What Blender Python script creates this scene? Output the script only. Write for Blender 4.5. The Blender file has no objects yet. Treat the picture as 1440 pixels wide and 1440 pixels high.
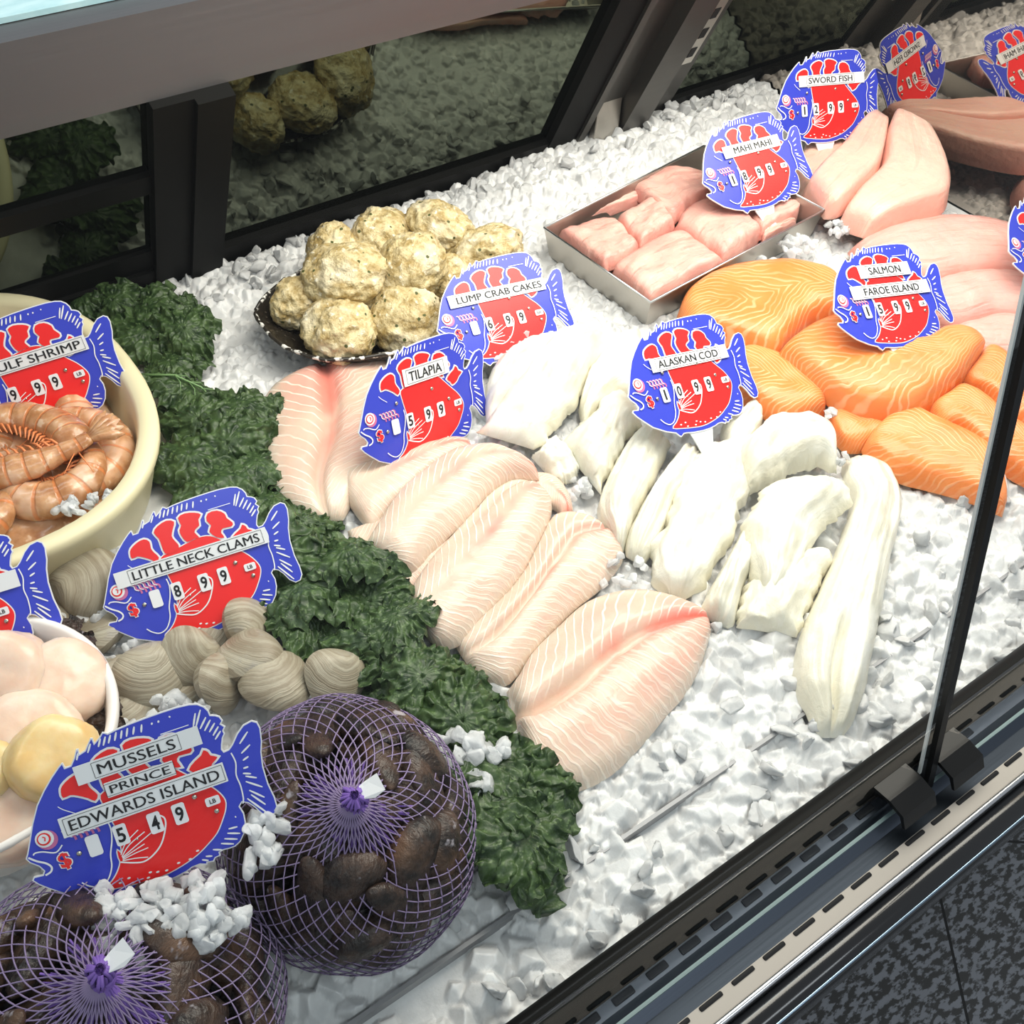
import bpy, bmesh, math, random
import numpy as np
from mathutils import Vector, Matrix, noise
from mathutils.geometry import tessellate_polygon
random.seed(7); RNG = np.random.default_rng(7)
PI = math.pi
S = bpy.context.scene
COL = S.collection

# ------------------------------------------------------------------ camera
FPX = 1500.0; CAMH = 0.64
AX = np.array([[0.81647, -0.40272, 0.41375], [-0.57653, -0.60767, 0.54622], [0.03145, -0.68451, -0.72832]])
cam = bpy.data.objects.new('camera', bpy.data.cameras.new('camera')); COL.objects.link(cam)
cm = Matrix([[AX[r][0], -AX[r][1], -AX[r][2]] for r in range(3)]).to_4x4()
cm.translation = Vector((0, 0, CAMH)); cam.matrix_world = cm
cam.data.sensor_width = 36.0; cam.data.lens = FPX / 1440 * 36.0; cam.data.clip_start = 0.01
S.camera = cam

# ------------------------------------------------------------------ light, world, exposure
vs = S.view_settings
vs.view_transform = 'Standard'; vs.look = 'None'; vs.exposure = 0.0; vs.gamma = 1.0; vs.use_curve_mapping = False
wd = bpy.data.worlds.new('world'); S.world = wd; wd.use_nodes = True
wd.node_tree.nodes['Background'].inputs[0].default_value = (0.86, 0.93, 1.0, 1)
wd.node_tree.nodes['Background'].inputs[1].default_value = 0.42

def area(name, loc, rot, sx, sy, power, col, spread=PI):
    l = bpy.data.lights.new(name, 'AREA'); l.shape = 'RECTANGLE'; l.size = sx; l.size_y = sy
    l.energy = power; l.color = col; l.spread = spread
    o = bpy.data.objects.new(name, l); COL.objects.link(o); o.location = loc; o.rotation_euler = rot
    return o
area('case_canopy_lamp', (0.80, 0.50, 0.66), (math.radians(6), 0, 0), 1.1, 0.34, 11.5, (1.0, 0.93, 0.82))
area('case_canopy_lamp_rear', (0.15, 0.74, 0.66), (math.radians(-4), 0, 0), 1.2, 0.08, 1.1, (1.0, 0.93, 0.82))
area('store_ceiling_lamp', (0.1, -1.1, 2.2), (math.radians(-33), 0, 0), 2.4, 0.8, 34, (0.90, 0.96, 1.0))
area('store_ceiling_lamp_rear', (0.2, 2.0, 2.2), (math.radians(30), 0, 0), 2.6, 0.7, 26, (0.80, 0.95, 1.0))
try:
    S.cycles.max_bounces = 8; S.cycles.transparent_max_bounces = 12; S.cycles.transmission_bounces = 5
    S.cycles.diffuse_bounces = 3; S.cycles.glossy_bounces = 4; S.cycles.caustics_reflective = False; S.cycles.caustics_refractive = False
except Exception:
    pass

# ------------------------------------------------------------------ measuring helpers
def ray(u, v):
    return AX @ np.array([(u - 720) / FPX, (v - 720) / FPX, 1.0])
def at(u, v, z=0.0):
    d = ray(u, v); t = (z - CAMH) / d[2]
    return Vector((d[0] * t, d[1] * t, z))
def lean(u, v):                                  # a point on the leaning rear doors
    d = ray(u, v); t = (0.93 - 0.5 * CAMH) / (d[1] + 0.5 * d[2])
    return Vector((d[0] * t, d[1] * t, d[2] * t + CAMH))
def Z(ox, oy, s):                                # coordinates read in an enlarged crop -> photograph coordinates
    return lambda *p: [(ox + p[i] * s, oy + p[i + 1] * s) for i in range(0, len(p), 2)]
def sm(a, b, x):
    t = min(1, max(0, (x - a) / (b - a))); return t * t * (3 - 2 * t)
def ice_z(x, y):
    h = 0.016 * sm(0.25, 0.55, y) - 0.004 * sm(0.3, 0.1, y)
    h += 0.022 * math.exp(-((x - 0.465) / 0.05) ** 2 - ((y - 0.575) / 0.035) ** 2)
    h += 0.012 * sm(0.76, 0.9, y) * sm(0.5, 0.8, x)
    return h

# ------------------------------------------------------------------ mesh helpers
def prop(o, label=None, cat=None, group=None, kind=None):
    if label: o['label'] = label
    if cat: o['category'] = cat
    if group: o['group'] = group
    if kind: o['kind'] = kind
    return o
def empty(name, loc, label, cat, group=None, rot=None):
    o = bpy.data.objects.new(name, None); COL.objects.link(o); o.location = loc
    o.empty_display_size = 0.02
    if rot is not None: o.rotation_euler = rot
    return prop(o, label, cat, group)
def link(name, me, parent=None, mat=None, smooth=True):
    if mat is not None and not me.materials: me.materials.append(mat)
    if smooth and len(me.polygons): me.polygons.foreach_set('use_smooth', [True] * len(me.polygons))
    o = bpy.data.objects.new(name, me); COL.objects.link(o)
    if parent is not None: o.parent = parent
    return o
def mesh(name, V, F, uv=None, mi=None):
    me = bpy.data.meshes.new(name); me.from_pydata([tuple(v) for v in V], [], F)
    if uv is not None:
        l = me.uv_layers.new(name='UVMap')
        li = np.empty(len(me.loops), int); me.loops.foreach_get('vertex_index', li)
        l.data.foreach_set('uv', np.asarray(uv, dtype=np.float32)[li].ravel())
    if mi is not None: me.polygons.foreach_set('material_index', mi)
    me.update(); return me
def bigmesh(name, V, T):
    me = bpy.data.meshes.new(name); V = np.asarray(V, np.float32); T = np.asarray(T, np.int32)
    me.vertices.add(len(V)); me.vertices.foreach_set('co', V.ravel())
    me.loops.add(T.size); me.loops.foreach_set('vertex_index', T.ravel())
    me.polygons.add(len(T)); me.polygons.foreach_set('loop_start', np.arange(0, T.size, 3, dtype=np.int32))
    me.polygons.foreach_set('use_smooth', np.ones(len(T), bool))
    me.update(calc_edges=True); me.validate(); return me
def box(c, s, bevel=0.0, seg=2):
    bm = bmesh.new(); bmesh.ops.create_cube(bm, size=1)
    for v in bm.verts: v.co = Vector((v.co.x * s[0], v.co.y * s[1], v.co.z * s[2])) + Vector(c)
    if bevel: bmesh.ops.bevel(bm, geom=bm.edges[:], offset=bevel, segments=seg, profile=0.6, affect='EDGES')
    me = bpy.data.meshes.new('box'); bm.to_mesh(me); bm.free(); return me
def prism_x(prof, x0, x1, nx=1):                 # a profile of (y, z) swept along X
    n = len(prof); V = []; F = []
    for k in range(nx + 1):
        x = x0 + (x1 - x0) * k / nx
        V += [(x, y, z) for y, z in prof]
    for k in range(nx):
        for i in range(n):
            j = (i + 1) % n; F.append((k * n + i, k * n + j, (k + 1) * n + j, (k + 1) * n + i))
    F.append(tuple(range(n))[::-1]); F.append(tuple(nx * n + i for i in range(n)))
    me = mesh('profile', V, F); fix(me); return me
def fix(me):
    bm = bmesh.new(); bm.from_mesh(me); bmesh.ops.recalc_face_normals(bm, faces=bm.faces); bm.to_mesh(me); bm.free(); return me
def tube(pts, r, n=8, caps=True):
    pts = [Vector(p) for p in pts]; V = []; F = []; up = Vector((0.13, 0.21, 0.97))
    rr = r if hasattr(r, '__len__') else [r] * len(pts)
    for i, p in enumerate(pts):
        t = (pts[min(i + 1, len(pts) - 1)] - pts[max(i - 1, 0)]).normalized()
        a = t.cross(up); a = a.normalized() if a.length > 1e-6 else Vector((1, 0, 0)); b = t.cross(a)
        V += [p + (a * math.cos(2 * PI * k / n) + b * math.sin(2 * PI * k / n)) * rr[i] for k in range(n)]
    for i in range(len(pts) - 1):
        F += [(i * n + k, i * n + (k + 1) % n, (i + 1) * n + (k + 1) % n, (i + 1) * n + k) for k in range(n)]
    if caps: F.append(tuple(range(n))[::-1]); F.append(tuple((len(pts) - 1) * n + k for k in range(n)))
    return V, F
def joined(parts):
    V = []; F = []
    for v, f in parts:
        o = len(V); V += list(v); F += [tuple(i + o for i in q) for q in f]
    return V, F
def resample(P, n):
    P = [Vector(p) for p in P]; 
    Q = []                                        # Catmull-Rom, then even steps
    for i in range(len(P) - 1):
        a = P[max(i - 1, 0)]; b = P[i]; c = P[i + 1]; d = P[min(i + 2, len(P) - 1)]
        for k in range(8):
            t = k / 8
            Q.append(0.5 * ((2 * b) + (c - a) * t + (2 * a - 5 * b + 4 * c - d) * t * t + (3 * b - a - 3 * c + d) * t ** 3))
    Q.append(P[-1])
    L = [0]
    for i in range(len(Q) - 1): L.append(L[-1] + (Q[i + 1] - Q[i]).length)
    out = []; j = 0
    for k in range(n):
        s = L[-1] * k / (n - 1)
        while j < len(L) - 2 and L[j + 1] < s: j += 1
        w = (s - L[j]) / max(1e-9, L[j + 1] - L[j]); out.append(Q[j].lerp(Q[j + 1], min(1, max(0, w))))
    return out

# ------------------------------------------------------------------ material helpers
class Mat:
    def __init__(s, name):
        s.m = bpy.data.materials.new(name); s.m.use_nodes = True; s.t = s.m.node_tree; s.t.nodes.clear()
        s.out = s.t.nodes.new('ShaderNodeOutputMaterial')
    def n(s, typ, props=None, **inp):
        nd = s.t.nodes.new('ShaderNode' + typ)
        for k, v in (props or {}).items(): setattr(nd, k, v)
        for k, v in inp.items():
            key = int(k[1:]) if k[0] == '_' and k[1:].isdigit() else k.replace('_', ' ')
            s.set(nd.inputs[key], v)
        return nd
    def set(s, sock, v):
        if hasattr(v, 'is_output') or isinstance(v, bpy.types.NodeSocket): s.t.links.new(v, sock)
        elif isinstance(v, (tuple, list)) and sock.type == 'RGBA' and len(v) == 3: sock.default_value = (*v, 1)
        else: sock.default_value = v
    def ma(s, op, a, b=0.0, c=0.0):
        nd = s.n('Math', {'operation': op}); s.set(nd.inputs[0], a); s.set(nd.inputs[1], b); s.set(nd.inputs[2], c); return nd.outputs[0]
    def step(s, x, a, b): return s.n('MapRange', {'interpolation_type': 'SMOOTHSTEP'}, _0=x, _1=a, _2=b, _3=0.0, _4=1.0).outputs[0]
    def mix(s, f, a, b):
        nd = s.n('MixRGB'); s.set(nd.inputs[0], f); s.set(nd.inputs[1], a); s.set(nd.inputs[2], b); return nd.outputs[0]
    def obj(s): return s.n('TexCoord').outputs['Object']
    def uv(s):
        x = s.n('SeparateXYZ', _0=s.n('TexCoord').outputs['UV']); return x.outputs[0], x.outputs[1]
    def noise(s, vec, scale, detail=3, rough=0.55, dist=0.0):
        return s.n('TexNoise', Vector=vec, Scale=scale, Detail=detail, Roughness=rough, Distortion=dist).outputs['Fac']
    def bump(s, h, strength=0.4, dist=0.002): return s.n('Bump', Height=h, Strength=strength, Distance=dist).outputs[0]
    def pbr(s, base, rough=0.4, metal=0.0, spec=0.5, normal=None, sss=0.0, sssr=(0.01, 0.006, 0.004), trans=0.0, coat=0.0, ior=1.45):
        b = s.n('BsdfPrincipled'); s.set(b.inputs['Base Color'], base); s.set(b.inputs['Roughness'], rough); s.set(b.inputs['Metallic'], metal)
        b.inputs['Specular IOR Level'].default_value = spec; b.inputs['IOR'].default_value = ior
        if normal is not None: s.set(b.inputs['Normal'], normal)
        if sss: b.inputs['Subsurface Weight'].default_value = sss; b.inputs['Subsurface Radius'].default_value = sssr; b.inputs['Subsurface Scale'].default_value = 1.0
        if trans: s.set(b.inputs['Transmission Weight'], trans)
        if coat: b.inputs['Coat Weight'].default_value = coat; b.inputs['Coat Roughness'].default_value = 0.08
        s.t.links.new(b.outputs[0], s.out.inputs[0]); return b
def plain(name, col, rough=0.4, metal=0.0, spec=0.5, **k):
    m = Mat(name); m.pbr(col, rough, metal, spec, **k); return m.m

def m_steel(name, col, rough=0.34, sc=(3, 400, 400)):
    m = Mat(name); v = m.n('Mapping', Vector=m.obj(), Scale=sc).outputs[0]; n = m.noise(v, 1.0, 4)
    m.pbr(m.mix(n, tuple(c * 0.86 for c in col), col), m.n('MapRange', _0=n, _3=rough - 0.07, _4=rough + 0.1).outputs[0], 1.0, normal=m.bump(n, 0.06, 0.001)); return m.m
M = {}
M['steel'] = m_steel('brushed steel', (0.52, 0.54, 0.56))
M['steel_dark'] = m_steel('dull steel', (0.11, 0.105, 0.098), 0.45)
M['steel_cool'] = m_steel('cool satin steel', (0.085, 0.10, 0.125), 0.40)
M['steel_warm'] = m_steel('tray steel', (0.58, 0.55, 0.50), 0.38)
M['ledge'] = m_steel('grey ledge steel', (0.20, 0.195, 0.20), 0.5)
M['chrome'] = plain('bright trim', (0.62, 0.63, 0.64), 0.28, 1.0); M['teal'] = plain('green pane edge', (0.22, 0.30, 0.30), 0.4); M['highlightblue'] = plain('painted bumper highlight', (0.20, 0.27, 0.34), 0.3, 1.0)  # the last one colours the strip standing in for the bumper's highlight
M['black'] = plain('black plastic', (0.007, 0.007, 0.007), 0.36, spec=0.3)
M['blackgloss'] = plain('black gloss bumper', (0.008, 0.008, 0.009), 0.16, coat=0.4)
M['rubber'] = plain('black rubber', (0.004, 0.004, 0.0035), 0.55, spec=0.12)
M['slot'] = plain('slot dark', (0.003, 0.003, 0.004), 0.7)
M['creamstrip'] = plain('cream strip', (0.42, 0.38, 0.33), 0.45)
M['white_edge'] = plain('clear pane edge', (0.85, 0.88, 0.87), 0.25)
M['topblue'] = (lambda m: (m.pbr(m.mix(m.noise(m.n('Mapping', Vector=m.obj(), Scale=(40, 90, 40)).outputs[0], 1.0, 5), (0.16, 0.40, 0.46), (0.62, 0.80, 0.83)), 0.35), m.m)[1])(Mat('pale blue worktop'))

def m_glass(name='thin clear pane', r0=0.045):
    m = Mat(name); g = m.n('BsdfGlossy', Color=(1, 1, 1, 1), Roughness=0.0); t = m.n('BsdfTransparent', Color=(0.96, 0.985, 0.97, 1))
    f = m.n('LayerWeight', Blend=0.5); x = m.n('MixShader', _0=m.ma('ADD', r0, m.ma('MULTIPLY', m.ma('POWER', f.outputs['Facing'], 5.0), 0.9))); m.t.links.new(t.outputs[0], x.inputs[1]); m.t.links.new(g.outputs[0], x.inputs[2])
    m.t.links.new(x.outputs[0], m.out.inputs[0]); return m.m
M['glass'] = m_glass('low-reflection pane', 0.012); M['glass_right'] = m_glass('clear right pane', 0.05)
def m_mirror(name, col, rough, base=(0.01, 0.012, 0.01), f=0.9):
    m = Mat(name); g = m.n('BsdfGlossy', Color=(*col, 1), Roughness=rough); d = m.n('BsdfDiffuse', Color=(*base, 1))
    x = m.n('MixShader', _0=f); m.t.links.new(d.outputs[0], x.inputs[1]); m.t.links.new(g.outputs[0], x.inputs[2]); m.t.links.new(x.outputs[0], m.out.inputs[0]); return m.m
M['doorglass'] = m_mirror('dark reflective door glass', (0.105, 0.12, 0.09), 0.02)
M['endmirror'] = m_mirror('tinted end mirror', (0.47, 0.42, 0.37), 0.02)

def m_ice(name='crushed ice'):
    m = Mat(name); o = m.obj(); n = m.noise(o, 60, 3); n2 = m.noise(o, 330, 3); bp = m.bump(m.ma('ADD', n2, m.ma('MULTIPLY', n, 0.8)), 0.28, 0.0012)
    c = m.n('Attribute', {'attribute_name': 'cloudy'}).outputs['Fac']; f = m.ma('ADD', m.ma('MULTIPLY', c, 0.65), m.ma('MULTIPLY', m.step(n, 0.3, 0.7), 0.35))
    m.pbr(m.mix(f, (0.50, 0.505, 0.51), (0.88, 0.88, 0.875)), m.n('MapRange', _0=n2, _3=0.04, _4=0.26).outputs[0], normal=bp, ior=1.31, sss=0.6, sssr=(0.0016, 0.0017, 0.0018))
    return m.m
def m_clear(name):
    m = Mat(name); o = m.obj(); n = m.noise(o, 75, 3); n2 = m.noise(o, 330, 3)
    b = m.pbr((0.97, 0.98, 0.99), 0.07, normal=m.bump(m.ma('ADD', n2, n), 0.4, 0.002), ior=1.31, trans=m.n('MapRange', _0=n, _1=0.45, _2=0.62, _3=0.30, _4=0.0).outputs[0])
    t = m.n('BsdfTranslucent', Color=(0.97, 0.98, 0.99, 1)); x = m.n('MixShader', _0=0.48); m.t.links.new(b.outputs[0], x.inputs[1]); m.t.links.new(t.outputs[0], x.inputs[2]); m.t.links.new(x.outputs[0], m.out.inputs[0])
    return m.m
M['ice'] = m_ice(); M['ice_clear'] = m_clear('clear ice')
M['icebase'] = M['ice']

def m_tilapia():
    m = Mat('tilapia flesh'); u, v = m.uv(); o = m.obj(); nz = m.noise(o, 30, 2); rnd = m.n('ObjectInfo').outputs['Random']
    sd = m.ma('SUBTRACT', v, 0.46); d = m.ma('ABSOLUTE', sd)
    ph = m.ma('ADD', m.ma('ADD', m.ma('MULTIPLY', u, 19.0), m.ma('MULTIPLY', d, -7.0)), m.ma('MULTIPLY', nz, 1.6))
    ln = m.step(m.ma('SINE', m.ma('MULTIPLY', ph, 6.283)), m.ma('ADD', 0.66, m.ma('MULTIPLY', rnd, 0.12)), 0.99)
    fine = m.step(m.ma('SINE', m.ma('ADD', m.ma('MULTIPLY', ph, 13.0), m.ma('MULTIPLY', m.noise(o, 60, 2), 9.0))), 0.5, 1.0)
    side = m.step(sd, -0.02, 0.10)
    ln = m.ma('ADD', m.ma('MULTIPLY', ln, m.ma('SUBTRACT', 1.0, m.ma('MULTIPLY', side, 0.55))), m.ma('MULTIPLY', m.ma('MULTIPLY', fine, side), 0.35))
    ln = m.ma('MULTIPLY', ln, m.ma('MULTIPLY', m.step(d, 0.03, 0.10), m.step(m.noise(o, 26, 2), 0.26, 0.5)))
    pk = m.ma('MULTIPLY', m.step(d, 0.13, 0.0), m.step(m.noise(o, 22, 2), 0.30, 0.62)); pk = m.ma('MULTIPLY', pk, m.step(u, 0.25, 0.6))
    base = m.mix(m.step(nz, 0.3, 0.75), (0.70, 0.52, 0.41), (0.73, 0.455, 0.365))
    base = m.mix(m.ma('MULTIPLY', m.step(m.noise(o, 11, 1), 0.45, 0.7), 0.6), base, (0.74, 0.40, 0.325))
    edge = m.ma('MAXIMUM', m.step(m.ma('ABSOLUTE', m.ma('SUBTRACT', v, 0.5)), 0.30, 0.5), m.step(u, 0.30, 0.0))
    base = m.mix(m.ma('MULTIPLY', edge, 0.8), base, (0.75, 0.635, 0.52))
    base = m.mix(m.ma('MULTIPLY', m.ma('MULTIPLY', m.step(u, 0.35, 0.85), m.step(d, 0.36, 0.05)), m.step(m.noise(o, 14, 2), 0.30, 0.60)), base, (0.80, 0.40, 0.33)); base = m.mix(m.ma('MULTIPLY', pk, 0.8), base, (0.78, 0.20, 0.15)); base = m.mix(m.ma('MULTIPLY', ln, 0.85), base, (0.92, 0.82, 0.72))
    h = m.ma('ADD', m.ma('MULTIPLY', ln, 0.9), m.noise(o, 160, 3))
    m.pbr(base, 0.25, normal=m.bump(h, 0.4, 0.0012), sss=0.3, sssr=(0.006, 0.003, 0.002)); return m.m
def m_cod():
    m = Mat('cod flesh'); u, v = m.uv(); o = m.obj(); n = m.noise(o, 26, 4); uvv = m.n('TexCoord').outputs['UV']; rnd = m.n('ObjectInfo').outputs['Random']
    st = m.noise(m.n('Mapping', Vector=uvv, Scale=(3, 8, 1)).outputs[0], 1.0, 5, 0.65, 0.8); fl = m.noise(m.n('Mapping', Vector=o, Scale=(60, 60, 60)).outputs[0], 1.0, 4, 0.7, 0.8)
    base = m.mix(m.step(n, 0.32, 0.7), (0.72, 0.69, 0.57), (0.88, 0.87, 0.80)); base = m.mix(m.ma('MULTIPLY', m.step(st, 0.58, 0.75), 0.30), base, (0.70, 0.64, 0.48))
    base = m.mix(m.step(m.ma('ABSOLUTE', m.ma('SUBTRACT', v, 0.5)), 0.36, 0.5), base, (0.80, 0.76, 0.62)); base = m.mix(m.ma('MULTIPLY', m.step(fl, 0.60, 0.75), 0.5), base, (0.93, 0.92, 0.88))
    m.pbr(base, 0.28, normal=m.bump(m.ma('ADD', st, m.ma('MULTIPLY', fl, 0.9)), 0.42, 0.0026), sss=0.25, sssr=(0.004, 0.0035, 0.003)); return m.m
def m_salmon():
    m = Mat('salmon flesh'); u, v = m.uv(); o = m.obj(); n = m.noise(o, 22, 2)
    d = m.ma('ABSOLUTE', m.ma('SUBTRACT', v, 0.55))
    ph = m.ma('ADD', m.ma('ADD', m.ma('MULTIPLY', u, 15.0), m.ma('MULTIPLY', d, 15.0)), m.ma('MULTIPLY', n, 5.0))
    ln = m.step(m.ma('SINE', m.ma('MULTIPLY', ph, 6.283)), 0.25, 1.0)
    ln = m.ma('MULTIPLY', ln, m.step(m.noise(o, 30, 2), 0.25, 0.55))
    base = m.mix(m.step(n, 0.3, 0.7), (0.82, 0.235, 0.055), (0.88, 0.31, 0.095)); base = m.mix(m.ma('MULTIPLY', m.step(m.noise(o, 12, 2), 0.52, 0.68), 0.5), base, (0.86, 0.17, 0.03))
    base = m.mix(m.ma('MULTIPLY', ln, 0.5), base, (0.96, 0.58, 0.33))
    m.pbr(base, 0.28, normal=m.bump(m.ma('ADD', ln, m.noise(o, 140, 3)), 0.25, 0.0012), sss=0.25, sssr=(0.007, 0.003, 0.001)); return m.m
def m_flesh(name, a, b, dark, streak=12, amt=0.4):
    m = Mat(name); u, v = m.uv(); o = m.obj(); n = m.noise(o, 24, 3)
    st = m.noise(m.n('Mapping', Vector=m.n('TexCoord').outputs['UV'], Scale=(2.2, streak, 1)).outputs[0], 1.0, 4, 0.6, 1.2)
    base = m.mix(m.step(n, 0.3, 0.7), a, b); base = m.mix(m.ma('MULTIPLY', m.step(st, 0.50, 0.72), amt), base, dark); ed = m.ma('MAXIMUM', m.step(m.ma('ABSOLUTE', m.ma('SUBTRACT', v, 0.5)), 0.36, 0.5), m.step(m.ma('ABSOLUTE', m.ma('SUBTRACT', u, 0.5)), 0.40, 0.5)); base = m.mix(m.ma('MULTIPLY', ed, 0.45), base, dark)
    base = m.mix(m.ma('MULTIPLY', m.step(st, 0.42, 0.3), 0.4), base, tuple(min(1, c * 1.25) for c in a))
    m.pbr(base, 0.3, normal=m.bump(m.ma('ADD', st, m.noise(o, 130, 2)), 0.5, 0.002), sss=0.3, sssr=(0.007, 0.003, 0.002)); return m.m
M['tilapia'] = m_tilapia(); M['cod'] = m_cod(); M['salmon'] = m_salmon()
M['mahi'] = m_flesh('mahi flesh', (0.84, 0.50, 0.42), (0.80, 0.40, 0.34), (0.60, 0.20, 0.16), 9, 0.6)
M['sword'] = m_flesh('swordfish flesh', (0.88, 0.56, 0.45), (0.86, 0.49, 0.40), (0.74, 0.33, 0.27), 7, 0.35)
M['pink'] = m_flesh('pink loin flesh', (0.82, 0.48, 0.42), (0.80, 0.42, 0.36), (0.66, 0.24, 0.18), 14, 0.5)
def m_kale():
    m = Mat('kale leaf'); o = m.obj(); n = m.noise(o, 70, 3); f = m.noise(o, 260, 2)
    base = m.mix(m.step(n, 0.3, 0.72), (0.014, 0.034, 0.010), (0.060, 0.105, 0.034)); base = m.mix(m.ma('MULTIPLY', m.step(f, 0.56, 0.72), 0.75), base, (0.14, 0.21, 0.085))
    m.pbr(base, 0.45, normal=m.bump(f, 0.5, 0.001)); return m.m
M['kale'] = m_kale(); M['kalerib'] = plain('kale rib', (0.20, 0.34, 0.14), 0.45)
def m_crab():
    m = Mat('crab cake'); o = m.obj(); n = m.noise(o, 70, 5, 0.7); n2 = m.noise(o, 150, 3); n3 = m.noise(o, 28, 2)
    rnd = m.n('ObjectInfo').outputs['Random']; w = m.n('TexVoronoi', Vector=m.n('VectorMath', {'operation': 'ADD'}, _0=o, _1=m.n('CombineXYZ', _0=m.ma('MULTIPLY', rnd, 3.0)).outputs[0]).outputs[0], Scale=75.0).outputs['Distance']
    base = m.mix(m.step(n, 0.36, 0.62), (0.40, 0.28, 0.10), (0.74, 0.62, 0.36)); base = m.mix(m.ma('MULTIPLY', m.step(n3, 0.5, 0.68), 0.6), base, (0.82, 0.74, 0.54)); base = m.mix(m.step(n2, 0.60, 0.72), base, (0.86, 0.80, 0.64))
    base = m.mix(m.step(w, 0.15, 0.09), base, (0.07, 0.085, 0.02))
    m.pbr(base, 0.42, normal=m.bump(m.ma('ADD', n, m.ma('MULTIPLY', n2, 0.8)), 0.75, 0.005)); return m.m
M['crab'] = m_crab()
def m_clam():
    m = Mat('clam shell'); o = m.obj(); d = m.n('VectorMath', {'operation': 'LENGTH'}, _0=m.n('Mapping', Vector=o, Location=(0, -0.012, 0)).outputs[0]).outputs['Value']
    n = m.noise(o, 60, 3); rnd = m.n('ObjectInfo').outputs['Random']; q = m.ma('ADD', d, m.ma('MULTIPLY', n, 0.003))
    r = m.noise(m.n('CombineXYZ', _0=m.ma('MULTIPLY', q, 1500.0), _1=m.ma('MULTIPLY', rnd, 40.0)).outputs[0], 1.0, 2)
    band = m.noise(m.n('CombineXYZ', _0=m.ma('MULTIPLY', q, 420.0), _1=m.ma('MULTIPLY', rnd, 60.0), _2=m.ma('MULTIPLY', n, 1.5)).outputs[0], 1.0, 3)
    base = m.mix(m.step(band, 0.30, 0.70), (0.26, 0.215, 0.15), (0.43, 0.39, 0.30)); base = m.mix(m.ma('MULTIPLY', m.step(r, 0.55, 0.75), 0.4), base, (0.22, 0.18, 0.12))
    base = m.mix(m.ma('MULTIPLY', m.step(n, 0.58, 0.75), 0.6), base, (0.34, 0.32, 0.29))
    m.pbr(base, 0.42, normal=m.bump(r, 0.7, 0.0009)); return m.m
M['clam'] = m_clam()
def m_mussel():
    m = Mat('mussel shell'); o = m.obj(); rnd = m.n('ObjectInfo').outputs['Random']; w = m.n('Vector' + 'Math', {'operation': 'ADD'}, _0=o, _1=m.n('CombineXYZ', _0=rnd, _1=m.ma('MULTIPLY', rnd, 7.0)).outputs[0]).outputs[0]
    n = m.noise(w, 60, 5, 0.65); n2 = m.noise(w, 22, 3); gr = m.noise(m.n('Mapping', Vector=w, Scale=(160, 420, 160)).outputs[0], 1.0, 3)
    base = m.mix(m.step(n, 0.35, 0.7), (0.010, 0.0075, 0.007), (0.075, 0.043, 0.030)); base = m.mix(m.ma('MULTIPLY', m.step(n2, 0.54, 0.72), 0.75), base, (0.17, 0.09, 0.05))
    base = m.mix(m.step(m.noise(w, 85, 3), 0.64, 0.72), base, (0.36, 0.33, 0.36))
    m.pbr(base, 0.4, normal=m.bump(m.ma('ADD', n, gr), 0.8, 0.002)); return m.m
M['mussel'] = m_mussel()
M['net'] = plain('purple net', (0.25, 0.19, 0.33), 0.4)
M['netknot'] = plain('purple net knot', (0.21, 0.115, 0.44), 0.5)
M['paper'] = plain('white tag', (0.85, 0.85, 0.86), 0.5)
M['scallop'] = (lambda m: (m.pbr(m.mix(m.step(m.noise(m.obj(), 40, 3), 0.3, 0.7), (0.78, 0.53, 0.40), (0.84, 0.67, 0.55)), 0.26, normal=m.bump(m.noise(m.obj(), 120, 3), 0.3, 0.001), sss=0.4, sssr=(0.009, 0.005, 0.003)), m.m)[1])(Mat('scallop flesh'))
M['scallopy'] = (lambda m: (m.pbr(m.mix(m.step(m.noise(m.obj(), 40, 3), 0.3, 0.7), (0.76, 0.50, 0.20), (0.82, 0.66, 0.36)), 0.26, normal=m.bump(m.noise(m.obj(), 120, 3), 0.3, 0.001), sss=0.4, sssr=(0.009, 0.006, 0.002)), m.m)[1])(Mat('yellow scallop flesh'))
def m_shrimp():
    m = Mat('shrimp shell'); o = m.obj(); u, v = m.uv(); n = m.noise(o, 60, 4)
    base = m.mix(m.step(n, 0.32, 0.7), (0.40, 0.17, 0.065), (0.72, 0.41, 0.22)); base = m.mix(m.step(m.noise(o, 34, 2), 0.55, 0.7), base, (0.78, 0.52, 0.36))
    sg = m.step(m.ma('SINE', m.ma('MULTIPLY', u, 58.0)), 0.75, 1.0); base = m.mix(m.ma('MULTIPLY', sg, 0.65), base, (0.72, 0.22, 0.06)); base = m.mix(m.ma('MULTIPLY', m.step(m.noise(o, 120, 2), 0.6, 0.7), 0.6), base, (0.86, 0.66, 0.50))
    m.pbr(base, 0.2, normal=m.bump(m.ma('ADD', n, m.ma('MULTIPLY', sg, -1.0)), 0.5, 0.0015), sss=0.25, sssr=(0.006, 0.003, 0.001), coat=0.3); return m.m
M['shrimp'] = m_shrimp(); M['leg'] = plain('shrimp leg', (0.80, 0.27, 0.10), 0.35)
M['cream'] = plain('cream bowl', (0.80, 0.73, 0.48), 0.34)
M['whitebowl'] = plain('white bowl', (0.86, 0.82, 0.78), 0.25)
def m_dish():
    m = Mat('black speckled dish'); o = m.obj(); n = m.noise(o, 240, 2)
    m.pbr(m.mix(m.step(n, 0.62, 0.68), (0.02, 0.016, 0.012), (0.10, 0.08, 0.06)), 0.15, normal=m.bump(m.noise(o, 60, 2), 0.3, 0.002), coat=0.4); return m.m
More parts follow.
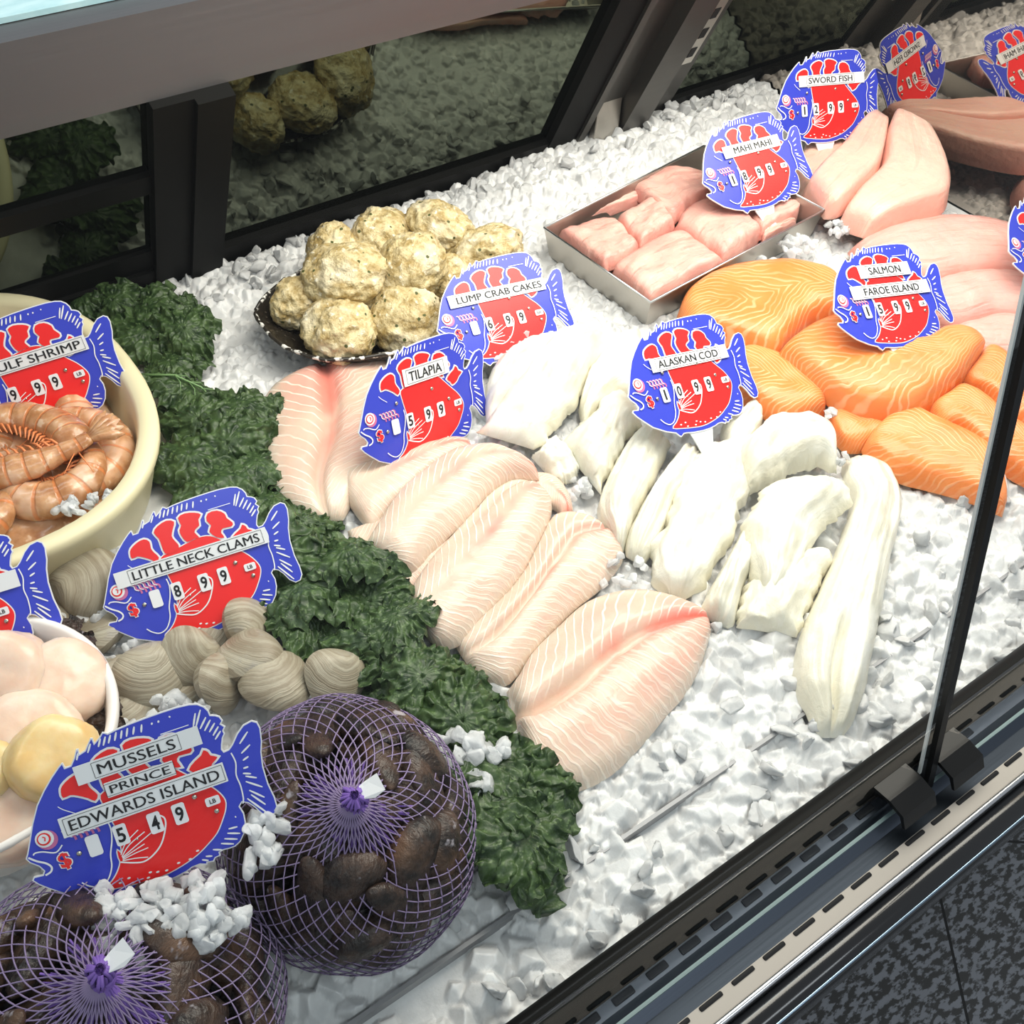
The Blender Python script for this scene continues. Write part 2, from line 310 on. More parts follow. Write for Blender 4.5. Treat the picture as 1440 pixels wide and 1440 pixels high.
M['dish'] = m_dish(); M['dishrim'] = (lambda m: (m.pbr(m.mix(m.step(m.noise(m.obj(), 130, 2), 0.52, 0.60), (0.03, 0.025, 0.02), (0.85, 0.83, 0.78)), 0.25), m.m)[1])(Mat('speckled dish rim'))
def m_floor():
    m = Mat('speckled floor tile'); o = m.obj(); n = m.noise(m.n('Mapping', Vector=o, Scale=(1, 2.0, 1)).outputs[0], 60, 4); n2 = m.noise(o, 14, 2)
    base = m.mix(m.step(n, 0.46, 0.56), (0.05, 0.05, 0.048), (0.27, 0.285, 0.31)); base = m.mix(m.ma('MULTIPLY', n2, 0.3), base, (0.1, 0.1, 0.1))
    br = m.n('TexBrick', {'offset': 0.0}, Vector=m.n('Mapping', Vector=o, Rotation=(0, 0, math.radians(-51.5)), Location=(0.13, 0.02, 0)).outputs[0], Scale=1.0, Color1=(1, 1, 1, 1), Color2=(1, 1, 1, 1), Mortar=(0, 0, 0, 1))
    br.inputs['Mortar Size'].default_value = 0.0022; br.inputs['Brick Width'].default_value = 0.305; br.inputs['Row Height'].default_value = 0.305
    m.pbr(m.mix(br.outputs['Color'], (0.015, 0.015, 0.015), base), 0.35); return m.m
M['floor'] = m_floor()

# ------------------------------------------------------------------ the room: floor
fl = link('floor', mesh('floor', [(-1.5, -1.5, -0.85), (3, -1.5, -0.85), (3, 1.6, -0.85), (-1.5, 1.6, -0.85)], [(0, 1, 2, 3)]), None, M['floor'], False); prop(fl, 'grey speckled floor tiles in front of the case', kind='structure')

# ------------------------------------------------------------------ the display case
X0, X1 = -0.75, 1.06
case = empty('display_case', (0.2, 0.5, -0.85), 'refrigerated seafood display case with black rails, steel grille and slanted glass front', 'display case')
def cpart(name, me, mat, label=None, parent=None, smooth=False):
    if parent is None:
        me.transform(Matrix.Translation(-Vector(case.location))); o = link(name, me, case, mat, smooth)
    else:
        me.transform(Matrix.Translation(-Vector(case.location) - Vector(parent.location))); o = link(name, me, parent, mat, smooth)
    if label: o['label'] = label
    return o
XR = 1.5
cpart('deck', box(((X0 + X1) / 2, 0.54, -0.03), (X1 - X0, 0.80, 0.02)), M['steel'])
def rounded(y0, y1, z0, z1, r, n=6):
    P = []
    for cx, cz, a0 in ((y1 - r, z1 - r, 0), (y0 + r, z1 - r, 90), (y0 + r, z0 + r, 180), (y1 - r, z0 + r, 270)):
        P += [(cx + r * math.cos(math.radians(a0 + 90 * k / n)), cz + r * math.sin(math.radians(a0 + 90 * k / n))) for k in range(n + 1)]
    return P
cpart('front_rail', prism_x(rounded(0.1325, 0.152, -0.06, 0.026, 0.009), X0, XR), M['rubber'], smooth=True)
cpart('channel', prism_x([(0.09, -0.03), (0.140, -0.03), (0.140, 0.004), (0.1245, 0.004), (0.1205, -0.002), (0.112, -0.006), (0.0995, -0.0005), (0.0905, 0.001)], X0, XR), M['steel_cool'])
cpart('air_channel', prism_x([(0.1245, -0.02), (0.1335, -0.02), (0.1335, 0.0052), (0.1245, 0.0046)], X0, XR), M['steel_cool'])
gl = cpart('light_strip', prism_x([(0.0880, -0.004), (0.1005, -0.003), (0.1005, 0.0008), (0.0885, 0.0022)], X0, XR), M['creamstrip'])
cpart('chrome_lip', prism_x(rounded(0.0845, 0.0885, -0.01, 0.0042, 0.0018, 4), X0, XR), M['chrome'], smooth=True)
cpart('bumper', prism_x(rounded(0.0655, 0.0868, -0.040, -0.001, 0.010, 8), X0, XR), M['blackgloss'], smooth=True)
cpart('bumper_highlight', prism_x(rounded(0.0672, 0.0690, -0.0052, -0.0034, 0.0008, 3), X0, XR), M['highlightblue'])  # thin bluish strip added as the bumper's highlight line, no real moulding
cpart('base_panel', box(((X0 + XR) / 2, 0.26, -0.44), (XR - X0, 0.04, 0.80)), M['black'])
vx = np.arange(-0.02, 0.62, 0.0255)
for k, x in enumerate(vx):
    cpart('vent_slot', box((x, 0.0985, 0.0008), (0.0175, 0.0030, 0.003), 0.0012), M['slot'])
    if x < 0.5: cpart('vent_slot', box((x + 0.01, 0.1290, 0.0052), (0.0150, 0.0050, 0.002), 0.0012), M['slot'])
# front glass: two slanted panes, seam, clips
def gy(z): return 0.1185 + 0.212 * z
for xa, xb, lb in ((X0, 0.4465, 'left front pane'), (0.4535, X1, 'right front pane')):
    V = []
    for x in (xa, xb):
        for z in (0.002, 0.53):
            V += [(x, gy(z), z), (x, gy(z) + 0.006, z)]
    me = mesh('pane', V[0:1] + V[2:3] + V[6:7] + V[4:5], [(0, 1, 2, 3)])
    cpart('glass_pane', me, M['glass' if 'left' in lb else 'glass_right'], lb)
    cpart('pane_edge', box(((xa + xb) / 2, gy(0.002), 0.0015), (xb - xa, 0.0022, 0.0022)), M['teal'])
def slat(x0, x1, dy, th, z0, z1):
    V = []
    for x in (x0, x1):
        for z in (z0, z1):
            V += [(x, gy(z) + dy, z), (x, gy(z) + dy + th, z)]
    return fix(mesh('slat', V, [(0, 1, 3, 2), (4, 6, 7, 5), (0, 4, 5, 1), (2, 3, 7, 6), (0, 2, 6, 4), (1, 5, 7, 3)]))
cpart('seam_gasket', slat(0.4470, 0.4535, -0.002, 0.008, 0.0, 0.53), M['black'])
cpart('pane_edge', slat(0.4450, 0.4468, 0.0042, 0.0020, 0.012, 0.53), M['white_edge'])
for x in (0.421, 0.470):
    bm = bmesh.new()
    pr = [(0.134, 0.000), (0.134, 0.022), (0.121, 0.0235), (0.109, 0.021), (0.104, 0.012), (0.106, 0.011), (0.111, 0.0185), (0.121, 0.0205), (0.131, 0.019), (0.131, 0.0)]
    cpart('pane_clip', prism_x(pr, x - 0.0155, x + 0.0155), M['black'])
# rear doors leaning towards the customer
def onlean(x, z, off=0.0): return Vector((x, 0.93 - 0.5 * z - off * 0.894, z - off * 0.447))
def panel(x0, x1, z0, z1, off=0.0, th=0.012):
    V = [onlean(x, z, o) for o in (off, off - th) for x, z in ((x0, z0), (x1, z0), (x1, z1), (x0, z1))]
    return fix(mesh('panel', V, [(0, 1, 2, 3), (7, 6, 5, 4), (0, 4, 5, 1), (1, 5, 6, 2), (2, 6, 7, 3), (3, 7, 4, 0)]))
for nm, xa, xb, zb in (('rear_door', X0, 0.244, 0.068), ('rear_door', 0.304, 0.716, 0.041), ('rear_door', 0.900, XR, 0.046)):
    d = cpart(nm, panel(xa, xb, zb, 0.252, 0.0), M['doorglass'])
cpart('door_handle_rail', panel(X0, 0.246, 0.150, 0.172, 0.006, 0.006), M['rubber'])
cpart('door_frame', panel(X0, 0.77, -0.03, 0.042, 0.008, 0.02), M['rubber'])
cpart('door_frame', panel(X0, 0.25, 0.03, 0.069, 0.004, 0.012), M['rubber'])
cpart('door_frame', panel(0.90, XR, -0.03, 0.046, 0.006, 0.02), M['rubber'])
cpart('door_post', panel(0.238, 0.272, -0.03, 0.252, 0.012, 0.02), M['rubber'])
cpart('door_post', panel(0.272, 0.304, -0.03, 0.252, 0.018, 0.03), M['rubber'])
cpart('door_post', panel(0.712, 0.752, -0.03, 0.252, 0.010, 0.02), M['rubber'])
cpart('end_jamb', panel(0.752, 0.762, -0.03, 0.252, 0.014, 0.02), M['steel_dark'])
cpart('end_jamb', panel(0.762, 0.900, -0.03, 0.252, 0.004, 0.02), M['steel_dark'])
cpart('end_jamb', panel(0.806, 0.846, -0.03, 0.252, 0.024, 0.02), M['steel_dark'])
cpart('jamb_bracket', box((0.786, 0.893, 0.05), (0.036, 0.012, 0.075), 0.002), M['steel_warm'])
cpart('shelf_upright', panel(0.852, 0.880, 0.115, 0.252, 0.012, 0.01), M['steel_warm'])
for k in range(5): cpart('upright_slot', panel(0.866, 0.875, 0.125 + 0.026 * k, 0.138 + 0.026 * k, 0.0125, 0.0006), M['slot'])
cpart('service_ledge', prism_x([(0.800, 0.250), (0.812, 0.250), (0.812, 0.296), (1.25, 0.296), (1.25, 0.315), (0.800, 0.315)], X0, 1.0), M['ledge'])
cpart('ledge_top', box((0.1, 1.05, 0.3175), (1.7, 0.44, 0.004)), M['topblue'])
mp = cpart('end_mirror', fix(mesh('mirror', [(1.052, 0.20, -0.02), (1.052, 0.945, -0.02), (1.052, 0.80, 0.32), (1.052, 0.2, 0.45), (1.058, 0.20, -0.02), (1.058, 0.945, -0.02), (1.058, 0.80, 0.32), (1.058, 0.2, 0.45)], [(0, 1, 2, 3), (4, 5, 6, 7), (0, 1, 5, 4), (1, 2, 6, 5), (2, 3, 7, 6), (3, 0, 4, 7)])), M['endmirror'])
cpart('deck_divider', box((0.20, 0.2055, -0.008), (1.0, 0.0026, 0.0210)), plain('divider plate', (0.30, 0.30, 0.31), 0.5, 0.3))

# ------------------------------------------------------------------ crushed ice
def ico(sub):
    bm = bmesh.new(); bmesh.ops.create_icosphere(bm, subdivisions=sub, radius=1); V = np.array([v.co[:] for v in bm.verts]); T = np.array([[v.index for v in f.verts] for f in bm.faces]); bm.free(); return V, T
def chip_shapes(sub, n):
    V, T = ico(sub); out = []
    for k in range(n):
        W = V.copy(); 
        for _ in range(11):                        # cut by random planes: chipped faces
            d = RNG.normal(size=3); d /= np.linalg.norm(d); h = RNG.uniform(0.4, 0.8)
            s = W @ d; W = W - np.outer(np.maximum(s - h, 0), d)
        W = W * RNG.uniform(0.9, 1.1, 3) + RNG.normal(size=W.shape) * 0.025
        out.append(W)
    return out, T
CH1, T1 = chip_shapes(3, 14); CH2, T2 = chip_shapes(3, 12)
def rot_rand(n):
    q = RNG.normal(size=(n, 4)); q /= np.linalg.norm(q, axis=1)[:, None]; w, x, y, z = q.T
    return np.stack([np.stack([1 - 2 * (y * y + z * z), 2 * (x * y - z * w), 2 * (x * z + y * w)], 1), np.stack([2 * (x * y + z * w), 1 - 2 * (x * x + z * z), 2 * (y * z - x * w)], 1), np.stack([2 * (x * z - y * w), 2 * (y * z + x * w), 1 - 2 * (x * x + y * y)], 1)], 1)
def chips(P, size, fine=False, flat=True):
    shapes, T = (CH2, T2) if fine else (CH1, T1)
    n = len(P); R = rot_rand(n); idx = RNG.integers(0, len(shapes), n); nv = len(shapes[0]); V = np.empty((n, nv, 3)); 
    asp = np.stack([RNG.uniform(0.8, 1.35, n), RNG.uniform(0.65, 1.1, n), RNG.uniform(0.35, 0.75, n) if flat else RNG.uniform(0.65, 1.0, n)], 1)
    for k in range(n): V[k] = (shapes[idx[k]] * asp[k] * size[k]) @ R[k].T + P[k]
    TT = (T[None] + (np.arange(n) * nv)[:, None, None]).reshape(-1, 3)
    return V.reshape(-1, 3), TT
def merge(parts):
    Vs, Ts, o = [], [], 0
    for v, t in parts: Vs.append(v); Ts.append(t + o); o += len(v)
    return np.concatenate(Vs), np.concatenate(Ts)
def bar_open(x): return x < 0.17 or 0.255 < x < 0.31          # where the steel divider shows
ST = 0.0012; GX = np.arange(-0.42, 1.051, ST); GY = np.arange(0.1505, 0.926, ST); NX, NY = len(GX), len(GY)
XX, YY = np.meshgrid(GX, GY)
HZ = np.vectorize(ice_z)(XX[::4, ::4], YY[::4, ::4]); HZ = np.repeat(np.repeat(HZ, 4, 0), 4, 1)[:NY, :NX] - 0.004; CL = np.full(HZ.shape, 0.5)
def rain(n, x0, x1, y0, y1, r0, r1, hk, lift):
    """flat-sided chips: each one is the top of a small random polyhedron pressed into the bed"""
    for _ in range(n):
        x = RNG.uniform(x0, x1); y = RNG.uniform(y0, y1); r = RNG.uniform(r0, r1)
        if x < 0.16 and y > 0.57: continue
        if y > 0.91: continue
        if abs(y - 0.2055) < r * 0.9 and bar_open(x): continue
        i0 = max(0, int((x - r - GX[0]) / ST)); i1 = min(NX, int((x + r - GX[0]) / ST) + 2); j0 = max(0, int((y - r - GY[0]) / ST)); j1 = min(NY, int((y + r - GY[0]) / ST) + 2)
        if i1 <= i0 or j1 <= j0: continue
        dx = (XX[j0:j1, i0:i1] - x) / r; dy = (YY[j0:j1, i0:i1] - y) / r; k = 6; an = RNG.uniform(0, 2 * PI) + np.arange(k) * 2 * PI / k + RNG.uniform(-0.35, 0.35, k)
        h = 1 + dx * RNG.uniform(-0.5, 0.5) + dy * RNG.uniform(-0.5, 0.5)
        for q in range(k):
            e = RNG.uniform(1.1, 3.2); h = np.minimum(h, e * (RNG.uniform(0.62, 1.0) - dx * math.cos(an[q]) - dy * math.sin(an[q])))
        q = RNG.uniform(0, 2 * PI); h = np.minimum(h, RNG.uniform(0.75, 1.05) + 0.5 * (dx * math.cos(q) + dy * math.sin(q)))
        z = ice_z(x, y) - 0.005 + lift + RNG.uniform(-0.003, 0.002) + h * r * hk
        z = np.where(h > 0, z, -1); w = z > HZ[j0:j1, i0:i1]; HZ[j0:j1, i0:i1] = np.where(w, z, HZ[j0:j1, i0:i1]); CL[j0:j1, i0:i1] = np.where(w, RNG.random(), CL[j0:j1, i0:i1])
rain(3300, -0.42, 1.05, 0.150, 0.36, 0.0070, 0.0150, 0.85, 0.0005)
rain(13500, -0.30, 1.05, 0.33, 0.915, 0.0042, 0.0090, 0.78, -0.0005)
rain(420, 0.2, 1.05, 0.152, 0.33, 0.007, 0.015, 0.8, 0.003)
rain(1100, 0.2, 1.05, 0.84, 0.91, 0.006, 0.011, 0.8, 0.004)
HZ -= 0.020 * np.clip((YY - 0.905) / 0.02, 0, 1) ** 2
near = np.abs(YY - 0.2055) < 0.004; op = (XX < 0.17) | ((XX > 0.255) & (XX < 0.31)); HZ = np.where(near & op, np.minimum(HZ, -0.004), HZ)
V = np.stack([XX, YY, HZ], -1).reshape(-1, 3); I = np.arange(NX * NY).reshape(NY, NX); A_, B_, C_, D_ = I[:-1, :-1].ravel(), I[:-1, 1:].ravel(), I[1:, 1:].ravel(), I[1:, :-1].ravel()
T = np.concatenate([np.stack([A_, B_, C_], 1), np.stack([A_, C_, D_], 1)])
im = bigmesh('crushed_ice', V, T); at_ = im.attributes.new('cloudy', 'FLOAT', 'POINT'); at_.data.foreach_set('value', CL.ravel().astype(np.float32))
ice = link('crushed_ice', im, None, M['ice'], False)
prop(ice, 'bed of white crushed ice filling the display case', 'ice', kind='stuff')
P = []
for (x0, x1, y0, y1, n) in ((0.10, 0.62, 0.156, 0.24, 50), (0.36, 0.9, 0.156, 0.30, 30), (0.3, 1.0, 0.86, 0.905, 60), (0.2, 0.62, 0.84, 0.905, 40)):
    for _ in range(n):
        x, y = RNG.uniform(x0, x1), RNG.uniform(y0, y1)
        if abs(y - 0.2055) < 0.012 and bar_open(x): continue
        P.append((x, y, HZ[int((y - GY[0]) / ST), int((x - GX[0]) / ST)] + 0.003))
V, T = chips(np.array(P), RNG.uniform(0.0055, 0.0115, len(P)), True)
o = link('loose_ice', bigmesh('loose_ice', V, T), None, M['ice'], False); prop(o, 'loose chips of ice lying on top of the packed ice bed', 'ice', kind='stuff')
def heap(name, label, spots, seed):               # small heaps of clearer ice, chips piled into a dome
    P = []; sz = []; rg = np.random.default_rng(seed)
    for (u, v, z, n, r, s) in spots:
        c = at(u, v, z)
        for k in range(int(n * 1.6)):
            a = rg.uniform(0, 2 * PI); q = r * math.sqrt(rg.random())
            P.append((c.x + q * math.cos(a), c.y + q * math.sin(a) * 0.8, c.z + 0.5 * r * (1 - (q / r) ** 2) * rg.uniform(0.3, 1) - 0.003)); sz.append(rg.uniform(0.55, 1.0) * s * 0.9)
    V, T = chips(np.array(P), np.array(sz), True, False); me = bigmesh(name, V, T)
    o = link(name, me, None, M['ice_clear'], False); return prop(o, label, 'ice', kind='stuff')
# ------------------------------------------------------------------ fish-shaped price signs
G = np.array([[9.449444588740093e-05, -3.128392274122376e-05, -0.058221193800692725], [3.10704616497503e-05, 9.814416623574468e-05, -0.08768255019188576], [-2.4878500028519602e-05, -1.9671773586149762e-06, 1.0]])
def tm(u, v):
    q = G @ np.array([u, v, 1.0]); return (q[0] / q[2], -q[1] / q[2])
def TP(*p): return [tm(p[i], p[i + 1]) for i in range(0, len(p), 2)]
M['sblue'] = plain('sign blue', (0.045, 0.065, 0.56), 0.22); M['sred'] = plain('sign red', (0.86, 0.025, 0.025), 0.22)
M['swhite'] = plain('sign white', (0.86, 0.87, 0.90), 0.3); M['spink'] = plain('sign pink', (0.60, 0.16, 0.36), 0.3)
M['sink'] = plain('black ink', (0.01, 0.01, 0.012), 0.5); M['sdark'] = plain('sign dark blue', (0.02, 0.025, 0.22), 0.3)
M['stape'] = plain('label tape', (0.80, 0.82, 0.84), 0.35); M['rivet'] = plain('rivet', (0.55, 0.52, 0.45), 0.25, 1.0)
def area2(P): return sum(P[i][0] * P[(i + 1) % len(P)][1] - P[(i + 1) % len(P)][0] * P[i][1] for i in range(len(P))) / 2
def inset(P, d):
    if area2(P) < 0: P = P[::-1]
    out = []; n = len(P)
    for i in range(n):
        a = Vector(P[i - 1]); b = Vector(P[i]); c = Vector(P[(i + 1) % n]); e = (b - a).normalized(); f = (c - b).normalized()
        n1 = Vector((-e.y, e.x)); n2 = Vector((-f.y, f.x)); m = n1 + n2
        k = d / max(0.55, m.dot(n1)) if m.length > 1e-6 else d
        q = b + m * k; out.append((q.x, q.y))
    return out
def smooth2(P, closed=True, k=4):
    n = len(P); out = []
    for i in range(n if closed else n - 1):
        a, b, c, d = [Vector(P[(i + j) % n] if closed else P[min(max(i + j, 0), n - 1)]) for j in (-1, 0, 1, 2)]
        for s in range(k):
            t = s / k; q = 0.5 * ((2 * b) + (c - a) * t + (2 * a - 5 * b + 4 * c - d) * t * t + (3 * b - a - 3 * c + d) * t ** 3); out.append((q.x, q.y))
    if not closed: out.append(tuple(P[-1]))
    return out
class Art:
    def __init__(s): s.V = []; s.F = []; s.I = []
    def poly(s, P, z, mi):
        if area2(P) < 0: P = P[::-1]
        o = len(s.V); s.V += [(x, y, z) for x, y in P]
        for t in tessellate_polygon([[Vector((x, y, 0)) for x, y in P]]):
            a, b, c = [Vector(P[i]) for i in t]
            if (b - a).cross(c - a) < 0: t = t[::-1]
            s.F.append(tuple(o + i for i in t)); s.I.append(mi)
    def slab(s, P, z0, z1, mi):
        if area2(P) < 0: P = P[::-1]
        s.poly(P, z1, mi); s.poly(P, z0, mi); 
        o = len(s.V); n = len(P); s.V += [(x, y, z0) for x, y in P] + [(x, y, z1) for x, y in P]
        for i in range(n): s.F.append((o + i, o + (i + 1) % n, o + n + (i + 1) % n, o + n + i)); s.I.append(mi)
    def line(s, P, w, z, mi, taper=False):
        n = len(P); L = []; R = []
        for i in range(n):
            t = (Vector(P[min(i + 1, n - 1)]) - Vector(P[max(i - 1, 0)])).normalized(); q = Vector((-t.y, t.x)); ww = w / 2 * (1 if not taper else 0.35 + 0.65 * math.sin(PI * (0.12 + 0.76 * i / (n - 1))))
            L.append(tuple(Vector(P[i]) + q * ww)); R.append(tuple(Vector(P[i]) - q * ww))
        o = len(s.V); s.V += [(x, y, z) for x, y in L] + [(x, y, z) for x, y in R]
        for i in range(n - 1): s.F.append((o + n + i, o + n + i + 1, o + i + 1, o + i)); s.I.append(mi)
    def disc(s, c, r, z, mi, n=14, ry=None):
        s.poly([(c[0] + r * math.cos(2 * PI * k / n), c[1] + (ry or r) * math.sin(2 * PI * k / n)) for k in range(n)], z, mi)
    def mesh(s, name, mats):
        me = mesh(name, s.V, s.F, mi=s.I)
        for m in mats: me.materials.append(m)
        return me
OUT = TP(70,885, 78,855, 92,770, 104,690, 128,590, 163,512, 203,440, 238,388, 256,366, 264,364, 276,390, 305,380, 322,340, 333,292, 345,290, 352,318, 380,300, 395,262, 408,234, 420,234, 430,262, 455,232, 470,204, 484,206, 500,212, 540,192, 620,160, 700,132, 780,106, 860,82, 930,68, 975,68, 1012,84, 1036,108, 1046,132, 1072,134, 1096,142, 1114,166, 1104,184, 1128,200, 1118,222, 1126,240, 1116,262, 1112,300, 1112,325, 1122,338, 1146,328, 1164,302, 1190,242, 1222,196, 1268,172, 1300,182, 1318,216, 1328,290, 1326,350, 1336,430, 1366,530, 1402,606, 1418,660, 1406,700, 1372,716, 1330,698, 1290,658, 1256,634, 1224,628, 1212,650, 1236,690, 1246,740, 1241,800, 1219,850, 1190,876, 1160,886, 1128,892, 1106,904, 1112,922, 1084,934, 1074,954, 1040,958, 1040,970, 1000,966, 960,980, 930,1002, 870,1032, 800,1058, 700,1086, 625,1100, 600,1108, 572,1138, 548,1130, 520,1114, 430,1116, 300,1100, 200,1060, 140,1032, 104,1006, 112,986, 160,976, 166,956, 140,930, 92,908)
def build_art():
    A = Art(); W, B, R, PK, DK = 0, 1, 2, 3, 4; e = 0.00022
    z0 = 0.0; A.slab(OUT, -0.0011, z0, W); A.poly(inset(OUT, 0.00072), e, B)
    belly = smooth2(TP(465,548, 540,505, 640,450, 720,412, 790,402, 850,420, 905,450, 985,495, 1050,530, 1100,570, 1130,612, 1132,660, 1116,720, 1088,790, 1040,850, 980,910, 900,965, 800,1015, 700,1042, 600,1062, 495,1076, 530,1030, 556,985, 572,930, 562,900, 556,860, 580,880, 566,790, 548,735, 520,680, 490,620), k=3)
    A.poly(inset(belly, -0.0007), 2 * e, W); A.poly(belly, 3 * e, R)
    ST = [TP(262,488, 300,448, 348,424, 386,440, 396,485, 416,512, 450,545, 436,578, 400,562, 345,545, 305,540, 268,554, 256,520), TP(415,380, 440,336, 500,298, 552,305, 544,352, 536,402, 556,432, 582,462, 580,492, 540,516, 492,520, 466,462, 450,420), TP(578,280, 620,250, 690,244, 732,256, 716,290, 722,330, 700,352, 690,378, 722,410, 690,420, 640,442, 602,402, 588,362, 600,330), TP(778,250, 840,230, 892,250, 906,280, 946,310, 940,336, 880,350, 870,380, 892,412, 840,410, 790,372, 802,330, 772,300), TP(935,430, 965,385, 1000,352, 1010,325, 1035,335, 1050,356, 1088,366, 1060,400, 1040,440, 1000,470, 975,450)]
    for p in ST:
        q = smooth2(p, k=2); A.poly(inset(q, -0.00125), 2 * e, W)
    for p in ST: A.poly(smooth2(p, k=2), 4 * e, R)
    for p in ([515,218,505,265], [545,204,538,252], [575,196,570,242], [605,184,600,232], [640,178,635,222], [680,168,678,212], [965,118,955,196], [992,100,968,200], [1022,142,992,206], [1046,158,1016,218], [1070,176,1042,226], [1090,196,1062,246], [1102,222,1074,268], [410,262,396,312], [462,236,452,282], [488,226,478,276], [345,310,338,350],
              [1248,232,1206,298], [1262,305,1216,352], [1255,370,1225,392], [1255,428,1228,436], [1270,468,1226,464], [1302,492,1240,480], [1334,545,1242,510], [1346,604,1262,560], [1352,645,1272,585], [1362,692,1252,606], [1200,762,1152,772], [1216,800,1146,796], [1202,832,1130,826], [1182,858,1112,852], [1120,888,1068,884], [1066,920,1030,920], [1046,944,1010,938], [1192,704,1186,708], [735,160,733,172], [770,150,768,162], [830,128,826,136]):
        a, b = tm(p[0], p[1]), tm(p[2], p[3]); A.line([(a[0] + (b[0] - a[0]) * t, a[1] + (b[1] - a[1]) * t) for t in (0, .25, .5, .75, 1)], 0.00115, 3 * e, W, True)
    for P, w in ((TP(780,226, 930,180), .0005), (TP(1160,345, 1186,400, 1190,470, 1214,530, 1230,600, 1228,632), .0008), (TP(500,690, 520,735, 526,800, 520,880, 526,950, 506,1020, 462,1055, 410,1050, 368,1028), .0008), (TP(86,874, 130,895, 180,910, 208,932, 204,958, 176,976), .0011), (TP(112,862, 122,850, 162,845, 230,852, 264,812), .0008), (TP(572,925, 640,932, 700,928, 752,890, 792,830, 812,740, 806,692, 780,675), .0009), (TP(240,600, 270,618, 330,640), .0005)):
        A.line(smooth2(P, False, 5), w, 5 * e, W)
    for p in ([580,895,620,830,700,762], [582,900,640,850,735,770], [584,905,640,868,700,830], [585,912,650,880,720,852], [584,918,650,908,720,905], [575,885,600,820,665,750]): A.line(smooth2(TP(*p), False, 4), 0.0006, 5 * e, W)
    c = tm(170, 775); A.disc((c[0] + .0012, c[1] - .0012), .0056, 3 * e, PK, 18); A.disc(c, .0050, 4 * e, W, 18); A.disc((c[0] - .0003, c[1]), .0037, 5 * e, R, 16); A.disc((c[0] - .0004, c[1] + .0002), .0028, 6 * e, W, 16); A.line([(c[0] - .0006, c[1] + .0016), (c[0] + .0006, c[1] + .0008), (c[0], c[1] - .0012)], .0007, 7 * e, R)
    for k in range(5):                             # the wavy pink marks over the first price slot
        x = -.0565 + k * .0032; A.line(smooth2([(x, .0072), (x + .002, .006), (x + .0024, .0036), (x + .0046, .0022), (x + .005, -.0002)], False, 4), .0013, 3 * e, PK); A.line(smooth2([(x - .001, .0072), (x + .001, .006), (x + .0014, .0036), (x + .0036, .0022)], False, 4), .0006, 4 * e, W)
    for x, y in ((572,1042), (618,1018), (640,1045), (722,1022), (732,992), (772,992), (820,986), (884,948), (946,930), (986,885)): A.disc(tm(x, y), .0010, 4 * e, W, 8, .0006)
    return A.mesh('fish_plate', [M['swhite'], M['sblue'], M['sred'], M['spink'], M['sdark']])
ART = build_art()
def text_mesh(txt, mat, w=None, h=None, bold=0.0, heavy=0.0):
    cu = bpy.data.curves.new('txt', 'FONT'); cu.body = txt; cu.size = 1.0; cu.offset = bold; cu.resolution_u = 3
    o = bpy.data.objects.new('txt', cu); COL.objects.link(o); bpy.context.view_layer.update()
    me = bpy.data.meshes.new_from_object(o.evaluated_get(bpy.context.evaluated_depsgraph_get())); bpy.data.objects.remove(o); bpy.data.curves.remove(cu)
    xs = [v.co.x for v in me.vertices]; ys = [v.co.y for v in me.vertices]; cx, cy = (min(xs) + max(xs)) / 2, (min(ys) + max(ys)) / 2
    sx = w / (max(xs) - min(xs)) if w else None; sy = h / (max(ys) - min(ys)) if h else None
    sx = sx or sy; sy = sy or sx
    for v in me.vertices: v.co = ((v.co.x - cx) * sx, (v.co.y - cy) * sy, 0)
    if heavy:                                      # a slightly heavier stroke: the same letters laid twice
        V = [tuple(v.co) for v in me.vertices]; F = [tuple(p.vertices) for p in me.polygons]; n = len(V)
        me = mesh('lettering', [(x - heavy, y, z) for x, y, z in V] + [(x + heavy, y, z + .00002) for x, y, z in V], F + [tuple(i + n for i in f) for f in F])
    me.materials.clear(); me.materials.append(mat); return me
TC = {}
def digit(ch):
    if ch not in TC: TC[ch] = text_mesh(ch, M['sink'], w=0.0019 if ch == '1' else 0.0044, h=0.0086, bold=0.0 if ch == '1' else 0.022)
    return TC[ch]
def rrect(w, h, r, n=4): return [(cx * (w / 2 - r) + r * math.cos(math.radians(a + 90 * k / n)), cy * (h / 2 - r) + r * math.sin(math.radians(a + 90 * k / n))) for cx, cy, a in ((1, 1, 0), (-1, 1, 90), (-1, -1, 180), (1, -1, 270)) for k in range(n + 1)]
def slab_mesh(P, z0, z1, mat): A = Art(); A.slab(P, z0, z1, 0); return fix(A.mesh('slab', [mat]))
TILE = slab_mesh(rrect(.0074, .0124, .0014), 0, .0004, M['swhite']); UNIT = slab_mesh(rrect(.0082, .0052, .0012), 0, .0004, M['swhite'])
STAKE = slab_mesh([(-.031, -.036), (-.002, -.036), (-.0075, -.049), (-.011, -.062), (-.023, -.062), (-.0265, -.049)], -.0024, -.0012, M['swhite'])
bm = bmesh.new(); bmesh.ops.create_uvsphere(bm, u_segments=14, v_segments=8, radius=.0015)
for v in bm.verts: v.co.z *= 0.6
RIV = bpy.data.meshes.new('rivet'); bm.to_mesh(RIV); bm.free(); RIV.materials.append(M['rivet'])
DOLLAR = (text_mesh('$', M['swhite'], h=.0112, w=.0076, bold=.055), text_mesh('$', M['sred'], h=.0100, w=.0062, bold=.03))
LBT = {}
BASE = Vector((-.017, -.070, 0))
